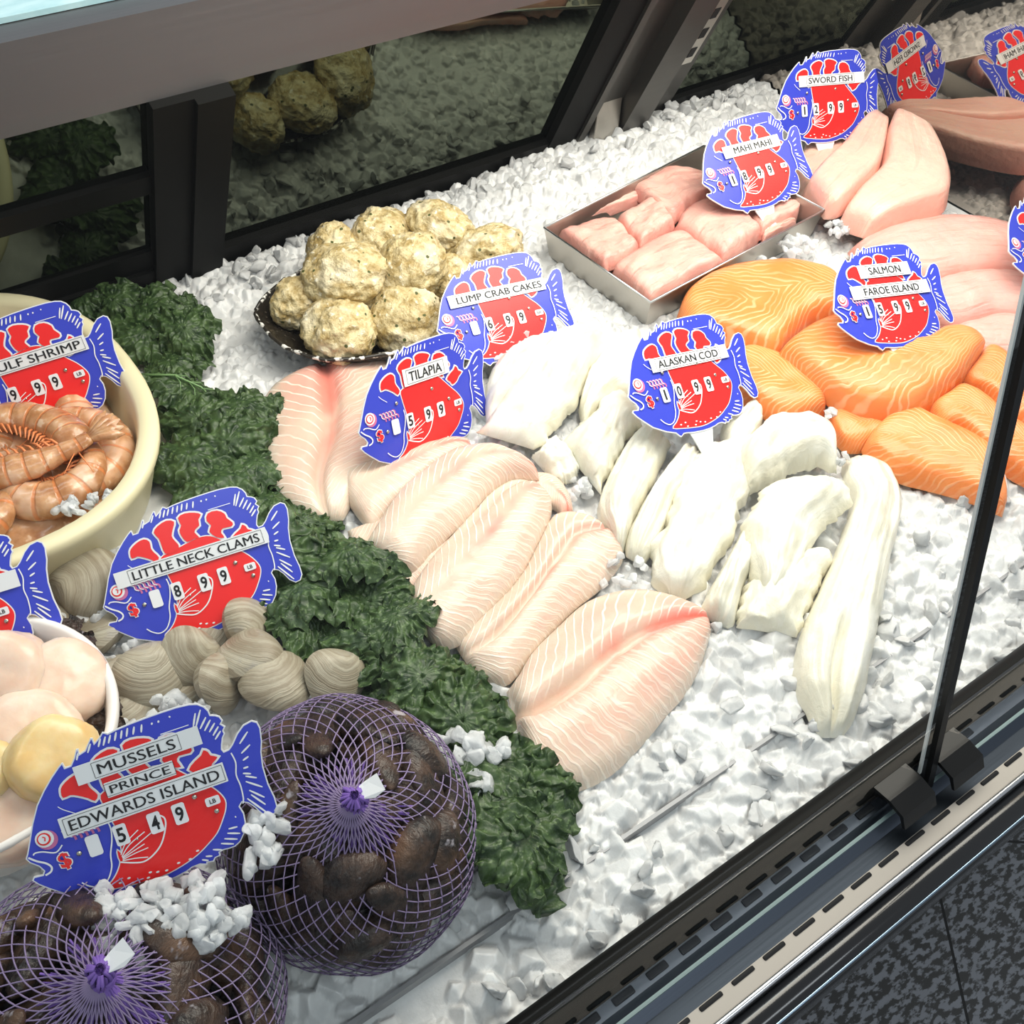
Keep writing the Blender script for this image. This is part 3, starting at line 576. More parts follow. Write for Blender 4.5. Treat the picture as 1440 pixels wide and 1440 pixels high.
def fish_sign(label, o, right, up, price, strips, unit='LB', rivets=(1, 1, 1), f=1.0):
    C0 = Vector((0, 0, CAMH))
    r = Vector(right).normalized(); u = Vector(up); u = (u - r * u.dot(r)).normalized(); n = r.cross(u)
    R = Matrix((r, u, n)).transposed(); loc = C0 + (Vector(o) - C0) * f + R @ BASE * f
    s = empty('price_sign', loc, label, 'price sign', 'fish-shaped price signs in the case', R.to_euler()); s.scale = (f, f, f)
    def put(name, me, x, y, z, par=None, ang=0.0):
        q = link(name, me, par or s, None, False); q.location = Vector((x, y, z)) - (BASE if par is None else Vector()); q.rotation_euler = (0, 0, ang); return q
    put('fish_plate', ART, 0, 0, 0); put('stake', STAKE, 0, 0, 0)
    for k, (x, y) in enumerate(((-.0437, -.0066), (-.0284, -.006), (-.0092, -.006), (.0049, -.0058))):
        t = put('price_tile', TILE, x, y, .0012)
        if price[k] != ' ': put('digit', digit(price[k]), 0, 0, .0006, t)
    for k, (x, y) in enumerate(((-.0524, -.0082), (.0152, .0006), (.0243, -.0118), (-.0008, .0134), (-.0388, .0115))):
        if k < 3 or rivets[k - 3]: put('rivet', RIV, x, y, .0012)
    t = put('unit_tile', UNIT, .0240, -.0052, .0012); 
    if unit not in LBT: LBT[unit] = text_mesh(unit, M['sink'], h=.0026, bold=.02)
    put('lettering', LBT[unit], 0, 0, .0006, t)
    dm = put('dollar_mark', DOLLAR[0], -.0605, -.0095, .0012, None, 0.12); put('dollar_face', DOLLAR[1], 0, 0, .0003, dm)
    put('decimal_hole', RIV, -.0212, -.0118, .0010).scale = (.5, .5, .5)
    for k, (txt, cx, cy, L, h, tw, tx, zz) in enumerate(strips):
        A = Art(); A.slab(rrect(L, h, .0002, 1), 0, .0003, 0); b = .00028; bw, bh = tw + .0052, h * 0.80
        for P in () if not txt else ([(-bw / 2, bh / 2), (bw / 2, bh / 2)], [(-bw / 2, -bh / 2), (bw / 2, -bh / 2)], [(-bw / 2, -bh / 2), (-bw / 2, bh / 2)], [(bw / 2, -bh / 2), (bw / 2, bh / 2)]): A.line([(x + tx, y) for x, y in P], b, .0005, 1)
        t = put('name_strip', A.mesh('name_strip', [M['stape'], M['sink']]), cx, cy, .0016 + zz)
        if txt: put('lettering', text_mesh(txt, M['sink'], w=tw, h=h * .54, heavy=.00012), tx, 0, .0006, t)
    return s
fish_sign('large price sign reading MUSSELS PRINCE EDWARDS ISLAND above the purple net bags', (.0241, .3444, .0738), (.9691, -.2376, .0656), (.1061, .6424, .759), ' 549',
          [('MUSSELS', -.006, .0347, .0697, .0112, .043, -.001, 0), ('PRINCE', -.0091, .0214, .0383, .0088, .0335, 0, .0003), ('EDWARDS ISLAND', -.0105, .0092, .0926, .0118, .084, .0005, .0006)], rivets=(0, 0), f=0.925)
fish_sign('price sign reading LITTLE NECK CLAMS standing behind the clams', (.1244, .5104, .0534), (.9595, -.2601, .1083), (.114, .7099, .695), ' 899', [('LITTLE NECK CLAMS', -.0117, .0131, .108, .0116, .090, .003, 0)], rivets=(0, 0))
fish_sign('price sign reading TILAPIA stuck among the tilapia fillets', (.3494, .5745, .0553), (.9695, .1368, -.2032), (.1172, .4694, .8752), ' 599', [('TILAPIA', -.0039, .0289, .0484, .0141, .0345, -.001, 0)], rivets=(1, 1))
fish_sign('price sign reading LUMP CRAB CAKES half sunk in ice beside the crab cake dish', (.4729, .6347, .0618), (.9899, -.0874, -.1114), (.1375, .7807, .6095), ' 699', [('LUMP CRAB CAKES', -.0107, .0202, .0998, .0116, .088, .002, 0)], 'EA', rivets=(1, 1))
fish_sign('price sign reading ALASKAN COD standing behind the white cod fillets', (.5332, .4553, .0818), (.9781, -.0455, -.2029), (.1589, .7931, .588), '1099', [('ALASKAN COD', -.0061, .0185, .0851, .0116, .066, -.002, 0)], rivets=(1, 1), f=1.03)
fish_sign('price sign reading SALMON FAROE ISLAND above the orange salmon fillets', (.7351, .4247, .0993), (.9711, -.1514, -.1846), (.2269, .8256, .5166), '1599', [('SALMON', -.0073, .0294, .0615, .0124, .038, 0, 0), ('FAROE ISLAND', -.008, .0108, .0935, .0124, .066, .001, 0)], rivets=(0, 0), f=1.045)
fish_sign('price sign reading MAHI MAHI in the metal tray', (.7921, .6534, .1039), (.9968, -.066, -.0444), (.0793, .7756, .6263), '1899', [('MAHI MAHI', -.0064, .0212, .0735, .0124, .049, .001, 0)], rivets=(1, 1), f=1.05)
fish_sign('price sign reading SWORD FISH behind the pale pink steaks', (.9611, .7116, .1039), (.9711, -.2244, -.081), (.1926, .5371, .8212), '1299', [('SWORD FISH', -.0053, .0235, .0873, .0115, .058, -.002, 0)], rivets=(1, 1), f=1.03)
fish_sign('price sign reading GULF SHRIMP in the cream shrimp bowl', (.0921, .7403, .0857), (.953, -.2639, .1488), (.0014, .495, .8689), ' 999', [('GULF SHRIMP', -.0065, .0169, .0905, .0118, .0745, .003, 0)], rivets=(1, 1))
fish_sign('nearer of two price signs cut by the left edge, over the scallop bowl', (-.0318, .5426, .0788), (.9595, -.2601, .1083), (.114, .7099, .695), '    ', [('', -.012, .0131, .104, .0116, .088, .003, 0)], rivets=(0, 0))
fish_sign('farther of two price signs cut by the left edge, tail showing below the shrimp bowl', (-.0239, .6323, .0407), (.9595, -.2601, .1083), (.114, .7099, .695), '    ', [], rivets=(1, 1))
fish_sign('price sign at the right edge behind the pane seam, over the pink loins', (.961, .4112, .0852), (.9711, -.1514, -.1846), (.2269, .8256, .5166), '    ', [], rivets=(1, 1), f=1.04)

# ------------------------------------------------------------------ fillets, steaks and portions
def fillet(name, label, cat, group, mat, L, Rr, t=0.018, z=0.0, lift=(0, 0, 0, 0), groove=None, edge=0.5, endp=5.0, rough=0.0, nz=0.002, seed=0, nu=46, nv=20, prof=2.6, taper=None, sag=0.35, fold=0.0):
    # L and Rr: the two long edges, both read from the same end of the piece
    off = Vector((seed * 1.37, seed * 0.71, 3.1))
    def up(P):
        out = []
        for u, v in P:
            p = at(u, v, z + t * sag); b = ice_z(p.x, p.y) + 0.005; out.append(at(u, v, b + z + t * sag))
        return out
    A = resample(up(L), nu); B = resample(up(Rr), nu)
    c = Vector(); 
    for p in A + B: c += p
    c /= len(A + B); V = []; UV = []; base = []
    for i in range(nu):
        u = i / (nu - 1)
        for j in range(nv):
            v = j / (nv - 1); p = A[i].lerp(B[i], v)
            if rough:
                k = noise.noise(Vector((u * 9, v * 9, 0)) + off) + .6 * noise.noise(Vector((u * 24, v * 24, 0)) + off); w = (2 * abs(v - 0.5)) ** 3 + (2 * abs(u - 0.5)) ** 4
                d = (p - A[i].lerp(B[i], 0.5)); p = p + d * rough * k * w
            b = ice_z(p.x, p.y) + 0.005 + z + (lift[0] * (1 - u) + lift[1] * u) + (lift[2] * (1 - v) + lift[3] * v)
            e = (max(0.0, 1 - abs(2 * v - 1) ** prof)) ** edge * (max(0.0, 1 - abs(2 * u - 1) ** endp)) ** 0.5
            h = t * e
            if taper: h *= taper[0] * (1 - u) + taper[1] * u
            if groove:
                for vc, dep, wid, u0, u1 in groove:
                    m = math.exp(-((v - vc) / wid) ** 2) * (dep[0] * (1 - u) + dep[1] * u) * sm(u0 - 0.15, u0 + 0.05, u) * sm(u1 + 0.15, u1 - 0.05, u); h *= max(0.0, 1 - m); h -= 0.006 * max(0.0, m - 0.75) * 4
            if fold: h += fold * e * (noise.noise(Vector((u * 2.2, v * 5.0, 7)) + off) + 0.5 * noise.noise(Vector((u * 6, v * 11, 3)) + off))
            h += nz * e * (noise.noise(Vector((p.x * 45, p.y * 45, z * 40)) + off) + 0.6 * noise.noise(Vector((p.x * 110, p.y * 110, 0)) + off))
            V.append((p.x - c.x, p.y - c.y, b + h)); UV.append((u, v)); base.append((p.x - c.x, p.y - c.y, b - 0.001))
    zb = min(p[2] for p in base); n = nu * nv
    for s in (V, base):
        for k in range(n): s[k] = (s[k][0], s[k][1], s[k][2] - zb)
    F = []
    for i in range(nu - 1):
        for j in range(nv - 1):
            a = i * nv + j; F.append((a, a + nv, a + nv + 1, a + 1)); F.append((n + a, n + a + 1, n + a + nv + 1, n + a + nv))
    ring = [j for j in range(nv)] + [i * nv + nv - 1 for i in range(1, nu)] + [(nu - 1) * nv + j for j in range(nv - 2, -1, -1)] + [i * nv for i in range(nu - 2, 0, -1)]
    for k in range(len(ring)): a, b2 = ring[k], ring[(k + 1) % len(ring)]; F.append((a, b2, n + b2, n + a))
    o = link(name, fix(mesh(name, V + base, F, UV + UV)), None, mat); o.location = (c.x, c.y, zb)
    return prop(o, label, cat, group)
Z1 = Z(500, 620, .3611); Z5 = Z(380, 380, 1 / 3); Zc = Z(830, 560, .3265); Zd = Z(640, 430, .19444); Z4 = Z(940, 350, .34722); Zw = Z(1100, 0, .2361); Zt = Z(730, 170, .3125); Zp = Z(0, 0, 1)
GT = 'tilapia fillets laid in a row on the ice'; mt = M['tilapia']
GV = [(0.46, (0.98, 0.35), 0.05, 0.0, 0.9)]
def tila(label, L, R, **k): return fillet('tilapia_fillet', label, 'fish fillet', GT, mt, L, R, **k)
tila('tilapia fillet lying upright at the left end of the row, beside the kale', Zp(443,728, 417,717, 387,693, 372,667, 366,613, 362,587, 364,562, 380,543, 412,527, 440,520), Zp(482,724, 489,712, 500,690, 522,660, 560,620, 580,570, 572,530, 552,510, 520,503, 475,502), t=.017, seed=1, groove=[(0.46, (.8, .5), .06, 0, 1)])
tila('tilapia fillet tail lying low beside the kale, under its neighbours', Zp(488,742, 520,732, 560,715, 600,700), Zp(498,792, 528,806, 570,780, 600,762), t=.010, seed=9)
tila('broad pale tilapia fillet just below the TILAPIA sign', Z5(305,880, 330,825, 420,795, 540,760, 700,720, 840,690), Z5(330,970, 385,1045, 440,1078, 540,985, 700,850, 860,760), t=.015, seed=2, z=.001)
tila('small tilapia fillet poking out white under the striped one', Z1(95,410, 200,330, 320,260), Z1(190,592, 260,560, 400,440), t=.010, seed=3)
tila('tilapia fillet tip showing pink behind the row, next to the cod', Zp(740,660, 780,668, 800,690, 807,714), Zp(728,700, 756,706, 780,712, 790,722), t=.010, seed=4)
tila('tilapia fillet with bold white cross stripes below the TILAPIA sign', Z1(35,395, 100,305, 175,200, 260,130, 340,72, 430,36, 530,36, 620,70, 705,112), Z1(150,482, 225,488, 290,425, 365,355, 440,285, 510,205, 585,155, 650,142, 716,142), t=.017, seed=5, z=.008, lift=(0, .004, .004, 0))
tila('tilapia fillet with pink hollow near its tip, in the middle of the row', Z1(206,625, 215,560, 280,460, 370,355, 440,280, 520,198, 590,152, 655,143, 712,160), Z1(255,720, 325,785, 405,772, 490,690, 570,605, 650,505, 705,400, 745,320, 768,240, 752,192), t=.019, seed=6, z=.006, groove=[(0.16, (0, .5), .08, .5, 1)])
tila('tilapia fillet split in two lobes, second from the front of the row', Z1(388,780, 450,705, 545,625, 640,515, 705,395, 760,285, 830,268, 910,292, 968,345), Z1(470,905, 570,935, 615,915, 690,825, 770,725, 860,635, 955,560, 1025,480, 1045,425, 985,380), t=.016, seed=7, z=.002, groove=[(0.42, (.75, .4), .05, 0, 1)])
tila('large tilapia fillet at the front with red line between two lobes', Z1(590,955, 640,885, 690,800, 770,718, 880,618, 960,582, 1080,566, 1200,588, 1290,622, 1375,650), Z1(660,1205, 700,1305, 745,1365, 880,1340, 1000,1280, 1120,1165, 1215,1050, 1295,960, 1352,850, 1392,720), t=.021, seed=8, z=.001, groove=[(0.46, (1.0, .45), .045, 0, 1)], endp=7)
GC = 'cod fillets heaped on the ice'; mc = M['cod']
def cod(label, L, R, **k):
    k['rough'] = k.get('rough', .10) * 1.6; k.setdefault('nz', .0034); k.setdefault('edge', .5); k.setdefault('fold', .0055); k.setdefault('nv', 28); k.setdefault('nu', 60); return fillet('cod_fillet', label, 'fish fillet', GC, mc, L, R, **k)
cod('white cod fillet heaped right under the LUMP CRAB CAKES sign', Zd(210,600, 300,450, 450,370, 700,290, 900,150), Zd(230,820, 400,660, 600,520, 800,350, 1000,170), t=.022, seed=20, z=.004)
cod('long white cod fillet running up from the tilapia to the ice, behind the heap', Zd(180,860, 300,680, 420,560, 560,450, 700,340, 850,200, 1000,80), Zd(600,985, 690,870, 750,770, 860,640, 960,510, 1060,390, 1210,250), t=.022, seed=21, z=.008)
cod('cod fillet behind the ALASKAN COD sign, reaching to the salmon', Zd(900,650, 960,500, 1060,370, 1180,220, 1330,130), Zd(930,840, 1060,710, 1200,610, 1290,600, 1420,420), t=.020, seed=22, z=.004)
cod('small cod piece with grey underside, nearest the pink tilapia tips', Zd(560,1060, 640,980, 730,890), Zd(735,1255, 850,1235, 905,1150), t=.014, seed=24, z=.001)
cod('pointed cod fillet left of the ALASKAN COD sign', Zd(760,935, 900,845, 1000,760, 1080,650, 1220,590), Zd(1040,1285, 1120,1185, 1210,1030, 1260,900, 1370,830), t=.022, seed=23, z=.005)
cod('slim cod fillet at the left end of the front heap', Zc(235,95, 160,190, 90,300, 40,415, 38,500, 78,570, 108,640), Zc(350,165, 310,270, 255,380, 205,490, 165,590, 142,645), t=.022, seed=25, z=.002, rough=.05)
cod('narrow cod strip, second from the left in the front heap', Zc(420,180, 335,290, 262,390, 192,510, 155,600, 160,655), Zc(490,220, 440,330, 365,430, 325,540, 275,640, 232,695), t=.020, seed=26, z=.002, rough=.05)
cod('cod piece between the sign stake and the salmon', Zc(560,120, 630,60, 690,20, 740,55), Zc(600,270, 660,240, 720,150, 745,90), t=.018, seed=27, z=.002)
cod('broad ragged cod fillet below the ALASKAN COD sign', Zc(470,215, 400,310, 350,430, 300,560, 258,650, 278,760, 340,825), Zc(720,120, 700,220, 700,350, 650,480, 600,620, 540,720, 480,795, 420,835), t=.023, seed=28, z=.004, rough=.16)
cod('thick cod chunk on top of the front heap, against the salmon', Zc(635,270, 655,195, 705,145, 765,88, 855,83, 960,90, 1035,130, 1056,190), Zc(690,370, 745,355, 820,325, 905,285, 965,262, 1015,265, 1062,280, 1075,285), t=.028, seed=29, z=.010)
cod('cod strip ending in a cut end, under the flat cod piece', Zc(665,520, 635,600, 590,685, 530,790, 480,878, 500,922), Zc(725,640, 705,720, 662,800, 645,870, 628,945, 600,962), t=.022, seed=30, z=.001, rough=.04)
cod('cod piece half hidden under the flat one, beside the long tail fillet', Zc(740,700, 665,790, 642,880, 640,955, 700,968), Zc(1010,630, 1045,690, 995,790, 935,920, 905,1005), t=.020, seed=31, z=.001)
cod('long cod fillet with a split tail at the right of the heap', Zc(1100,235, 1095,320, 1125,430, 1085,580, 1042,690, 982,830, 922,970, 886,1130, 892,1240, 945,1330, 990,1430), Zc(1225,232, 1300,310, 1342,420, 1340,520, 1298,700, 1265,900, 1228,1080, 1190,1250, 1150,1350, 1100,1430), t=.026, seed=32, z=.001, rough=.03, groove=[(0.5, (.0, .75), .05, .72, 1.1)], nu=60)
cod('flat pointed cod piece lying across the front heap', Zc(840,345, 750,395, 685,470, 666,560, 682,640, 722,730, 752,825), Zc(1090,345, 1130,430, 1085,480, 1005,530, 962,620, 882,745, 800,825), t=.018, seed=33, z=.019, rough=.12, lift=(.004, -.012, 0, 0))
GS = 'salmon fillets on the ice'; ms = M['salmon']
def sal(label, L, R, **k): k.setdefault('nz', .0012); k.setdefault('prof', 5.5); k.setdefault('edge', .42); k.setdefault('endp', 9); return fillet('salmon_fillet', label, 'fish fillet', GS, ms, L, R, **k)
sal('orange salmon fillet lying farthest right, crossing the seam above another', Z4(1180,545, 1232,470, 1292,398, 1380,445, 1470,480), Z4(1215,565, 1300,605, 1380,680, 1450,720, 1500,730), t=.022, seed=41)
sal('salmon fillet crossing behind the black pane seam, second from the right end', Z4(1040,645, 1120,598, 1175,558, 1262,598, 1352,678, 1450,740, 1500,790), Z4(1100,725, 1185,745, 1285,830, 1345,875, 1440,930, 1510,960), t=.022, seed=42, z=.004)
sal('rounded salmon fillet with ring pattern beside the ALASKAN COD sign', Z4(250,430, 330,405, 430,428, 540,488, 645,575), Z4(250,560, 320,612, 400,662, 500,692, 640,655), t=.022, seed=43, z=.001)
sal('small salmon piece tucked between the fillets, next to the cod chunk', Z4(640,700, 690,650, 790,655, 880,690), Z4(680,765, 725,802, 800,802, 880,760), t=.017, seed=44, z=.001)
sal('pointed salmon fillet nearest the front glass, its tip meeting the seam', Z4(790,790, 870,700, 960,640, 1055,678, 1180,738, 1290,808, 1342,925, 1368,1050), Z4(800,810, 920,910, 1060,952, 1170,982, 1260,1012, 1310,1035, 1366,1058), t=.022, seed=45, z=.004)
sal('largest salmon fillet, at the back left of the salmon', Z4(38,250, 80,178, 170,108, 290,72, 450,62, 560,82, 650,110, 700,160), Z4(70,335, 200,352, 330,397, 430,424, 505,350, 585,290, 665,272, 705,230), t=.027, seed=46, z=.004)
sal('thick salmon fillet with fine wavy lines under the FAROE ISLAND sign', Z4(430,420, 520,348, 605,298, 700,285, 850,345, 1000,392, 1110,345, 1285,378), Z4(630,575, 720,635, 820,672, 930,684, 1045,640, 1155,560, 1225,480, 1285,390), t=.030, seed=47, z=.012)
GM = 'mahi mahi portions in the metal tray'
def mahi(label, L, R, **k): k.setdefault('nz', .0016); k.setdefault('prof', 7); k.setdefault('edge', .4); k.setdefault('endp', 9); k.setdefault('fold', .0030); k.setdefault('rough', .05); return fillet('mahi_portion', label, 'fish portion', GM, M['mahi'], L, R, **k)
mahi('thin mahi sliver along the back wall of the metal tray', Zt(160,492, 280,420, 400,368, 530,285), Zt(185,515, 300,462, 420,402, 570,350), t=.014, seed=51, z=.004)
mahi('folded ragged mahi piece at the back of the metal tray', Zt(500,300, 560,268, 660,213, 765,232, 870,260), Zt(590,375, 690,442, 765,390, 840,345, 880,310), t=.018, seed=52, z=.010, rough=.1)
mahi('square mahi portion in the near left corner of the metal tray', Zt(170,505, 250,480, 340,460, 430,448), Zt(390,668, 450,640, 512,605, 545,575), t=.016, seed=53, z=.008)
mahi('mahi portion in the middle of the tray, between corner and folded pieces', Zt(432,450, 500,408, 590,365, 640,358), Zt(548,575, 605,540, 660,500, 705,475), t=.017, seed=54, z=.008)
mahi('wide mahi portion along the front edge of the metal tray', Zt(410,675, 480,620, 565,568, 655,528, 745,508), Zt(590,818, 695,762, 795,705, 865,680, 935,650), t=.018, seed=55, z=.008)
mahi('mahi portion right below the MAHI MAHI sign', Zt(690,478, 760,402, 855,368, 1000,415), Zt(925,642, 985,602, 1055,550, 1095,505), t=.020, seed=56, z=.008)
mahi('mahi portion at the far right of the tray', Zt(1000,425, 1060,385, 1150,370, 1255,372), Zt(1090,515, 1155,480, 1245,435, 1262,395), t=.017, seed=57, z=.006)
mahi('mahi scrap in the near right corner of the tray', Zt(1090,515, 1150,485, 1240,458), Zt(1090,560, 1180,505, 1250,470), t=.012, seed=58, z=.004)
GW = 'pale pink swordfish steaks'
def sword(label, L, R, **k): k.setdefault('nz', .0010); k.setdefault('prof', 9); k.setdefault('endp', 10); return fillet('swordfish_steak', label, 'fish steak', GW, M['sword'], L, R, **k)
sword('lower swordfish steak between the MAHI MAHI sign and the other steaks', Zw(60,1060, 120,900, 170,850, 260,860, 340,880), Zw(130,1150, 220,1150, 320,1060, 380,980, 420,930), t=.026, seed=61, z=.0)
sword('left swordfish steak leaning under the SWORD FISH sign', Zw(130,1115, 230,1012, 330,930, 430,820, 540,742), Zw(262,1255, 345,1250, 450,1170, 570,1040, 612,800), t=.028, seed=62, z=.020, lift=(0, .012, 0, 0))
sword('fan-shaped swordfish steak nearest the mirror end', Zw(335,1310, 430,1190, 560,1060, 580,900, 635,782), Zw(520,1372, 820,1295, 975,1240, 958,1090, 862,932, 720,800), t=.030, seed=63, z=.014, lift=(0, .022, 0, 0))
GP = 'pink fish loins at the right end'
def pink(label, L, R, **k): k.setdefault('nz', .0018); return fillet('pink_loin', label, 'fish loin', GP, M['pink'], L, R, **k)
pink('long pink loin between the swordfish and the SALMON sign', Zp(1195,345, 1245,320, 1292,307, 1345,303, 1400,309, 1450,318), Zp(1215,372, 1260,385, 1310,392, 1360,386, 1420,384, 1460,388), t=.026, seed=71, z=.002)
pink('pale pink loin right of the SALMON sign tail, behind the seam', Zp(1280,410, 1330,388, 1380,380, 1450,386, 1490,392), Zp(1290,455, 1350,458, 1400,446, 1460,452, 1500,455), t=.024, seed=72, z=.004)
pink('pink loin lowest at the right, just above the salmon by the seam', Zp(1330,462, 1370,450, 1400,440, 1460,446, 1500,450), Zp(1340,480, 1390,500, 1430,506, 1470,512, 1510,515), t=.020, seed=73)
# ------------------------------------------------------------------ metal tray of mahi
def local(o_loc, me): me.transform(Matrix.Translation(-Vector(o_loc))); return me
c0 = Vector((0.752, 0.708, ice_z(0.75, 0.7) - 0.004)); tr = empty('metal_tray', c0, 'shallow rectangular metal tray holding mahi mahi portions', 'tray')
fl_, bl_, br_, fr_ = [at(u, v, 0.048) for u, v in ((915, 425), (765, 320), (990, 205), (1160, 295))]
A_ = []
def ringq(q, zz, ins):
    c = sum(q, Vector()) / 4; return [Vector(((p - c).x * (1 - ins / 0.13) + c.x, (p - c).y * (1 - ins / 0.08) + c.y, zz)) for p in q]
q = [fl_, bl_, br_, fr_]; rg = [ringq(q, 0.014, .006), ringq(q, 0.048, 0), ringq(q, 0.048, .0016), ringq(q, 0.0155, .007)]
V = [p for r_ in rg for p in r_]; F = [(3, 2, 1, 0), (12, 13, 14, 15)]
for k in range(3):
    for i in range(4): F.append((k * 4 + i, k * 4 + (i + 1) % 4, k * 4 + 4 + (i + 1) % 4, k * 4 + 4 + i))
link('tray_body', local(c0, fix(mesh('tray', V, F))), tr, M['steel_warm'], False)
rimv = joined([tube([rg[1][i], rg[1][(i + 1) % 4]], 0.0011, 6) for i in range(4)]); link('rim', local(c0, mesh('rim', *rimv)), tr, M['chrome'])

# ------------------------------------------------------------------ dish of crab cakes
dP = [at(u, v, 0.046) for u, v in ((360, 436), (372, 462), (396, 486), (430, 500), (462, 507), (520, 503), (580, 490), (640, 470), (690, 440), (726, 395), (730, 360), (716, 340), (690, 332), (640, 322), (560, 318), (480, 345), (420, 385), (395, 398))]
dP = [Vector((*p, 0)) for p in smooth2([(p.x, p.y) for p in dP], True, 4)]; dc = sum(dP, Vector()) / len(dP)
d0 = Vector((dc.x, dc.y, 0.024)); dish = empty('serving_dish', d0, 'black glossy dish with white speckled rim under the crab cakes', 'dish')
n = len(dP); prof_ = [(0.0, .029), (0.62, .028), (0.80, .031), (0.97, .0455), (1.0, .0475), (1.0, .0455), (0.84, .026), (0.6, .022)]
V = [dc + (p - dc) * k + Vector((0, 0, z)) for k, z in prof_ for p in dP]; F = [(a * n + i, a * n + (i + 1) % n, (a + 1) * n + (i + 1) % n, (a + 1) * n + i) for a in range(7) for i in range(n)]
link('dish_body', local(d0, fix(mesh('dish', V, F))), dish, M['dish'])
rv = tube([dc + (p - dc) + Vector((0, 0, .0468 + .0006 * math.sin(i * 1.9))) for i, p in enumerate(dP + dP[:1])], 0.0019, 6); link('rim', local(d0, mesh('rim', *rv)), dish, M['dishrim'])
def lumpy(rx, ry, rz, seed, amp=0.10, sub=4, fr=2.2):
    bm = bmesh.new(); bmesh.ops.create_icosphere(bm, subdivisions=sub, radius=1); o = Vector((seed * 2.3, seed * 1.1, 0))
    for v in bm.verts:
        d = v.co.normalized(); k = 1 + amp * noise.noise(d * fr + o) + amp * .55 * noise.noise(d * fr * 2.7 + o) + amp * .3 * noise.noise(d * fr * 7 + o) + amp * .22 * noise.noise(d * fr * 14 + o)
        v.co = Vector((d.x * rx, d.y * ry, d.z * rz)) * k
    me = bpy.data.meshes.new('lump'); bm.to_mesh(me); bm.free(); return me
Zk = lambda u, v: (350 + u * .2639, 270 + v * .2639)
for k, (u, v, rx, rz, z, lb) in enumerate(((265, 600, .027, .027, .040, 'crab cake at the left tip of the black dish'), (485, 742, .038, .031, .040, 'front crab cake with white crab lumps, nearest the dish rim'), (515, 450, .041, .032, .064, 'big yellowish crab cake stacked at the left of the pile'),
        (868, 395, .036, .031, .066, 'round crab cake on top in the centre of the pile'), (845, 690, .037, .029, .040, 'front crab cake half hidden by the LUMP CRAB CAKES sign'), (725, 245, .036, .027, .050, 'crab cake at the back with flaky top, behind the central one'),
        (1012, 205, .040, .030, .050, 'crab cake at the far back of the dish, beside the ice'), (1250, 335, .041, .028, .042, 'crab cake at the right end, directly above the crab sign'), (440, 318, .030, .024, .050, 'crab cake mostly hidden behind the big yellowish one'),
        (1060, 490, .030, .026, .040, 'crab cake low in the gap left of the crab sign'), (715, 575, .030, .026, .036, 'crab cake low in the gap between front and top ones'))):
    z += .008; p = at(*Zk(u, v), z); me = lumpy(rx, rx * .9, rz * .92, k + 3, .125, 5)
    o = link('crab_cake', me, None, M['crab']); o.location = p; o.rotation_euler = (.1 * k, .05 * k, k * 1.3); prop(o, lb, 'crab cake', 'crab cakes heaped in the black dish')

# ------------------------------------------------------------------ bowls
def lathe_super(name, parent, c0, cx, cy, rings, rot, p, mat, nn=72):
    V = []; F = []
    for rx, ry, z in rings:
        for k in range(nn):
            a = 2 * PI * k / nn; ca, sa = math.cos(a), math.sin(a); x = math.copysign(abs(ca) ** (2 / p), ca) * rx; y = math.copysign(abs(sa) ** (2 / p), sa) * ry
            V.append((cx + x * math.cos(rot) - y * math.sin(rot), cy + x * math.sin(rot) + y * math.cos(rot), z))
    for j in range(len(rings) - 1):
        F += [(j * nn + k, j * nn + (k + 1) % nn, (j + 1) * nn + (k + 1) % nn, (j + 1) * nn + k) for k in range(nn)]
    F.append(tuple(range(nn))); F.append(tuple((len(rings) - 1) * nn + k for k in range(nn))[::-1])
    return link(name, local(c0, fix(mesh(name, V, F))), parent, mat)
cb = Vector((0.026, 0.733, 0.006)); cream = empty('cream_bowl', cb, 'deep oval cream bowl filled with head-on shrimp', 'bowl')
lathe_super('bowl_body', cream, cb, .026, .733, [(.104, .142, .006), (.116, .154, .03), (.127, .164, .066), (.131, .168, .074), (.131, .168, .080), (.128, .165, .082), (.118, .155, .082), (.115, .152, .078), (.110, .147, .055), (.098, .136, .018)], 0.03, 2.3, M['cream'])
wb = Vector((-.056, .4615, 0)); white = empty('white_bowl', wb, 'round white bowl holding scallops on dark leaves', 'bowl')
lathe_super('bowl_body', white, wb, -.056, .4615, [(.060, .060, .0), (.074, .074, .02), (.084, .084, .055), (.0885, .0885, .066), (.0885, .0885, .070), (.087, .087, .072), (.083, .083, .071), (.079, .079, .06), (.066, .066, .02)], 0, 2, M['whitebowl'])

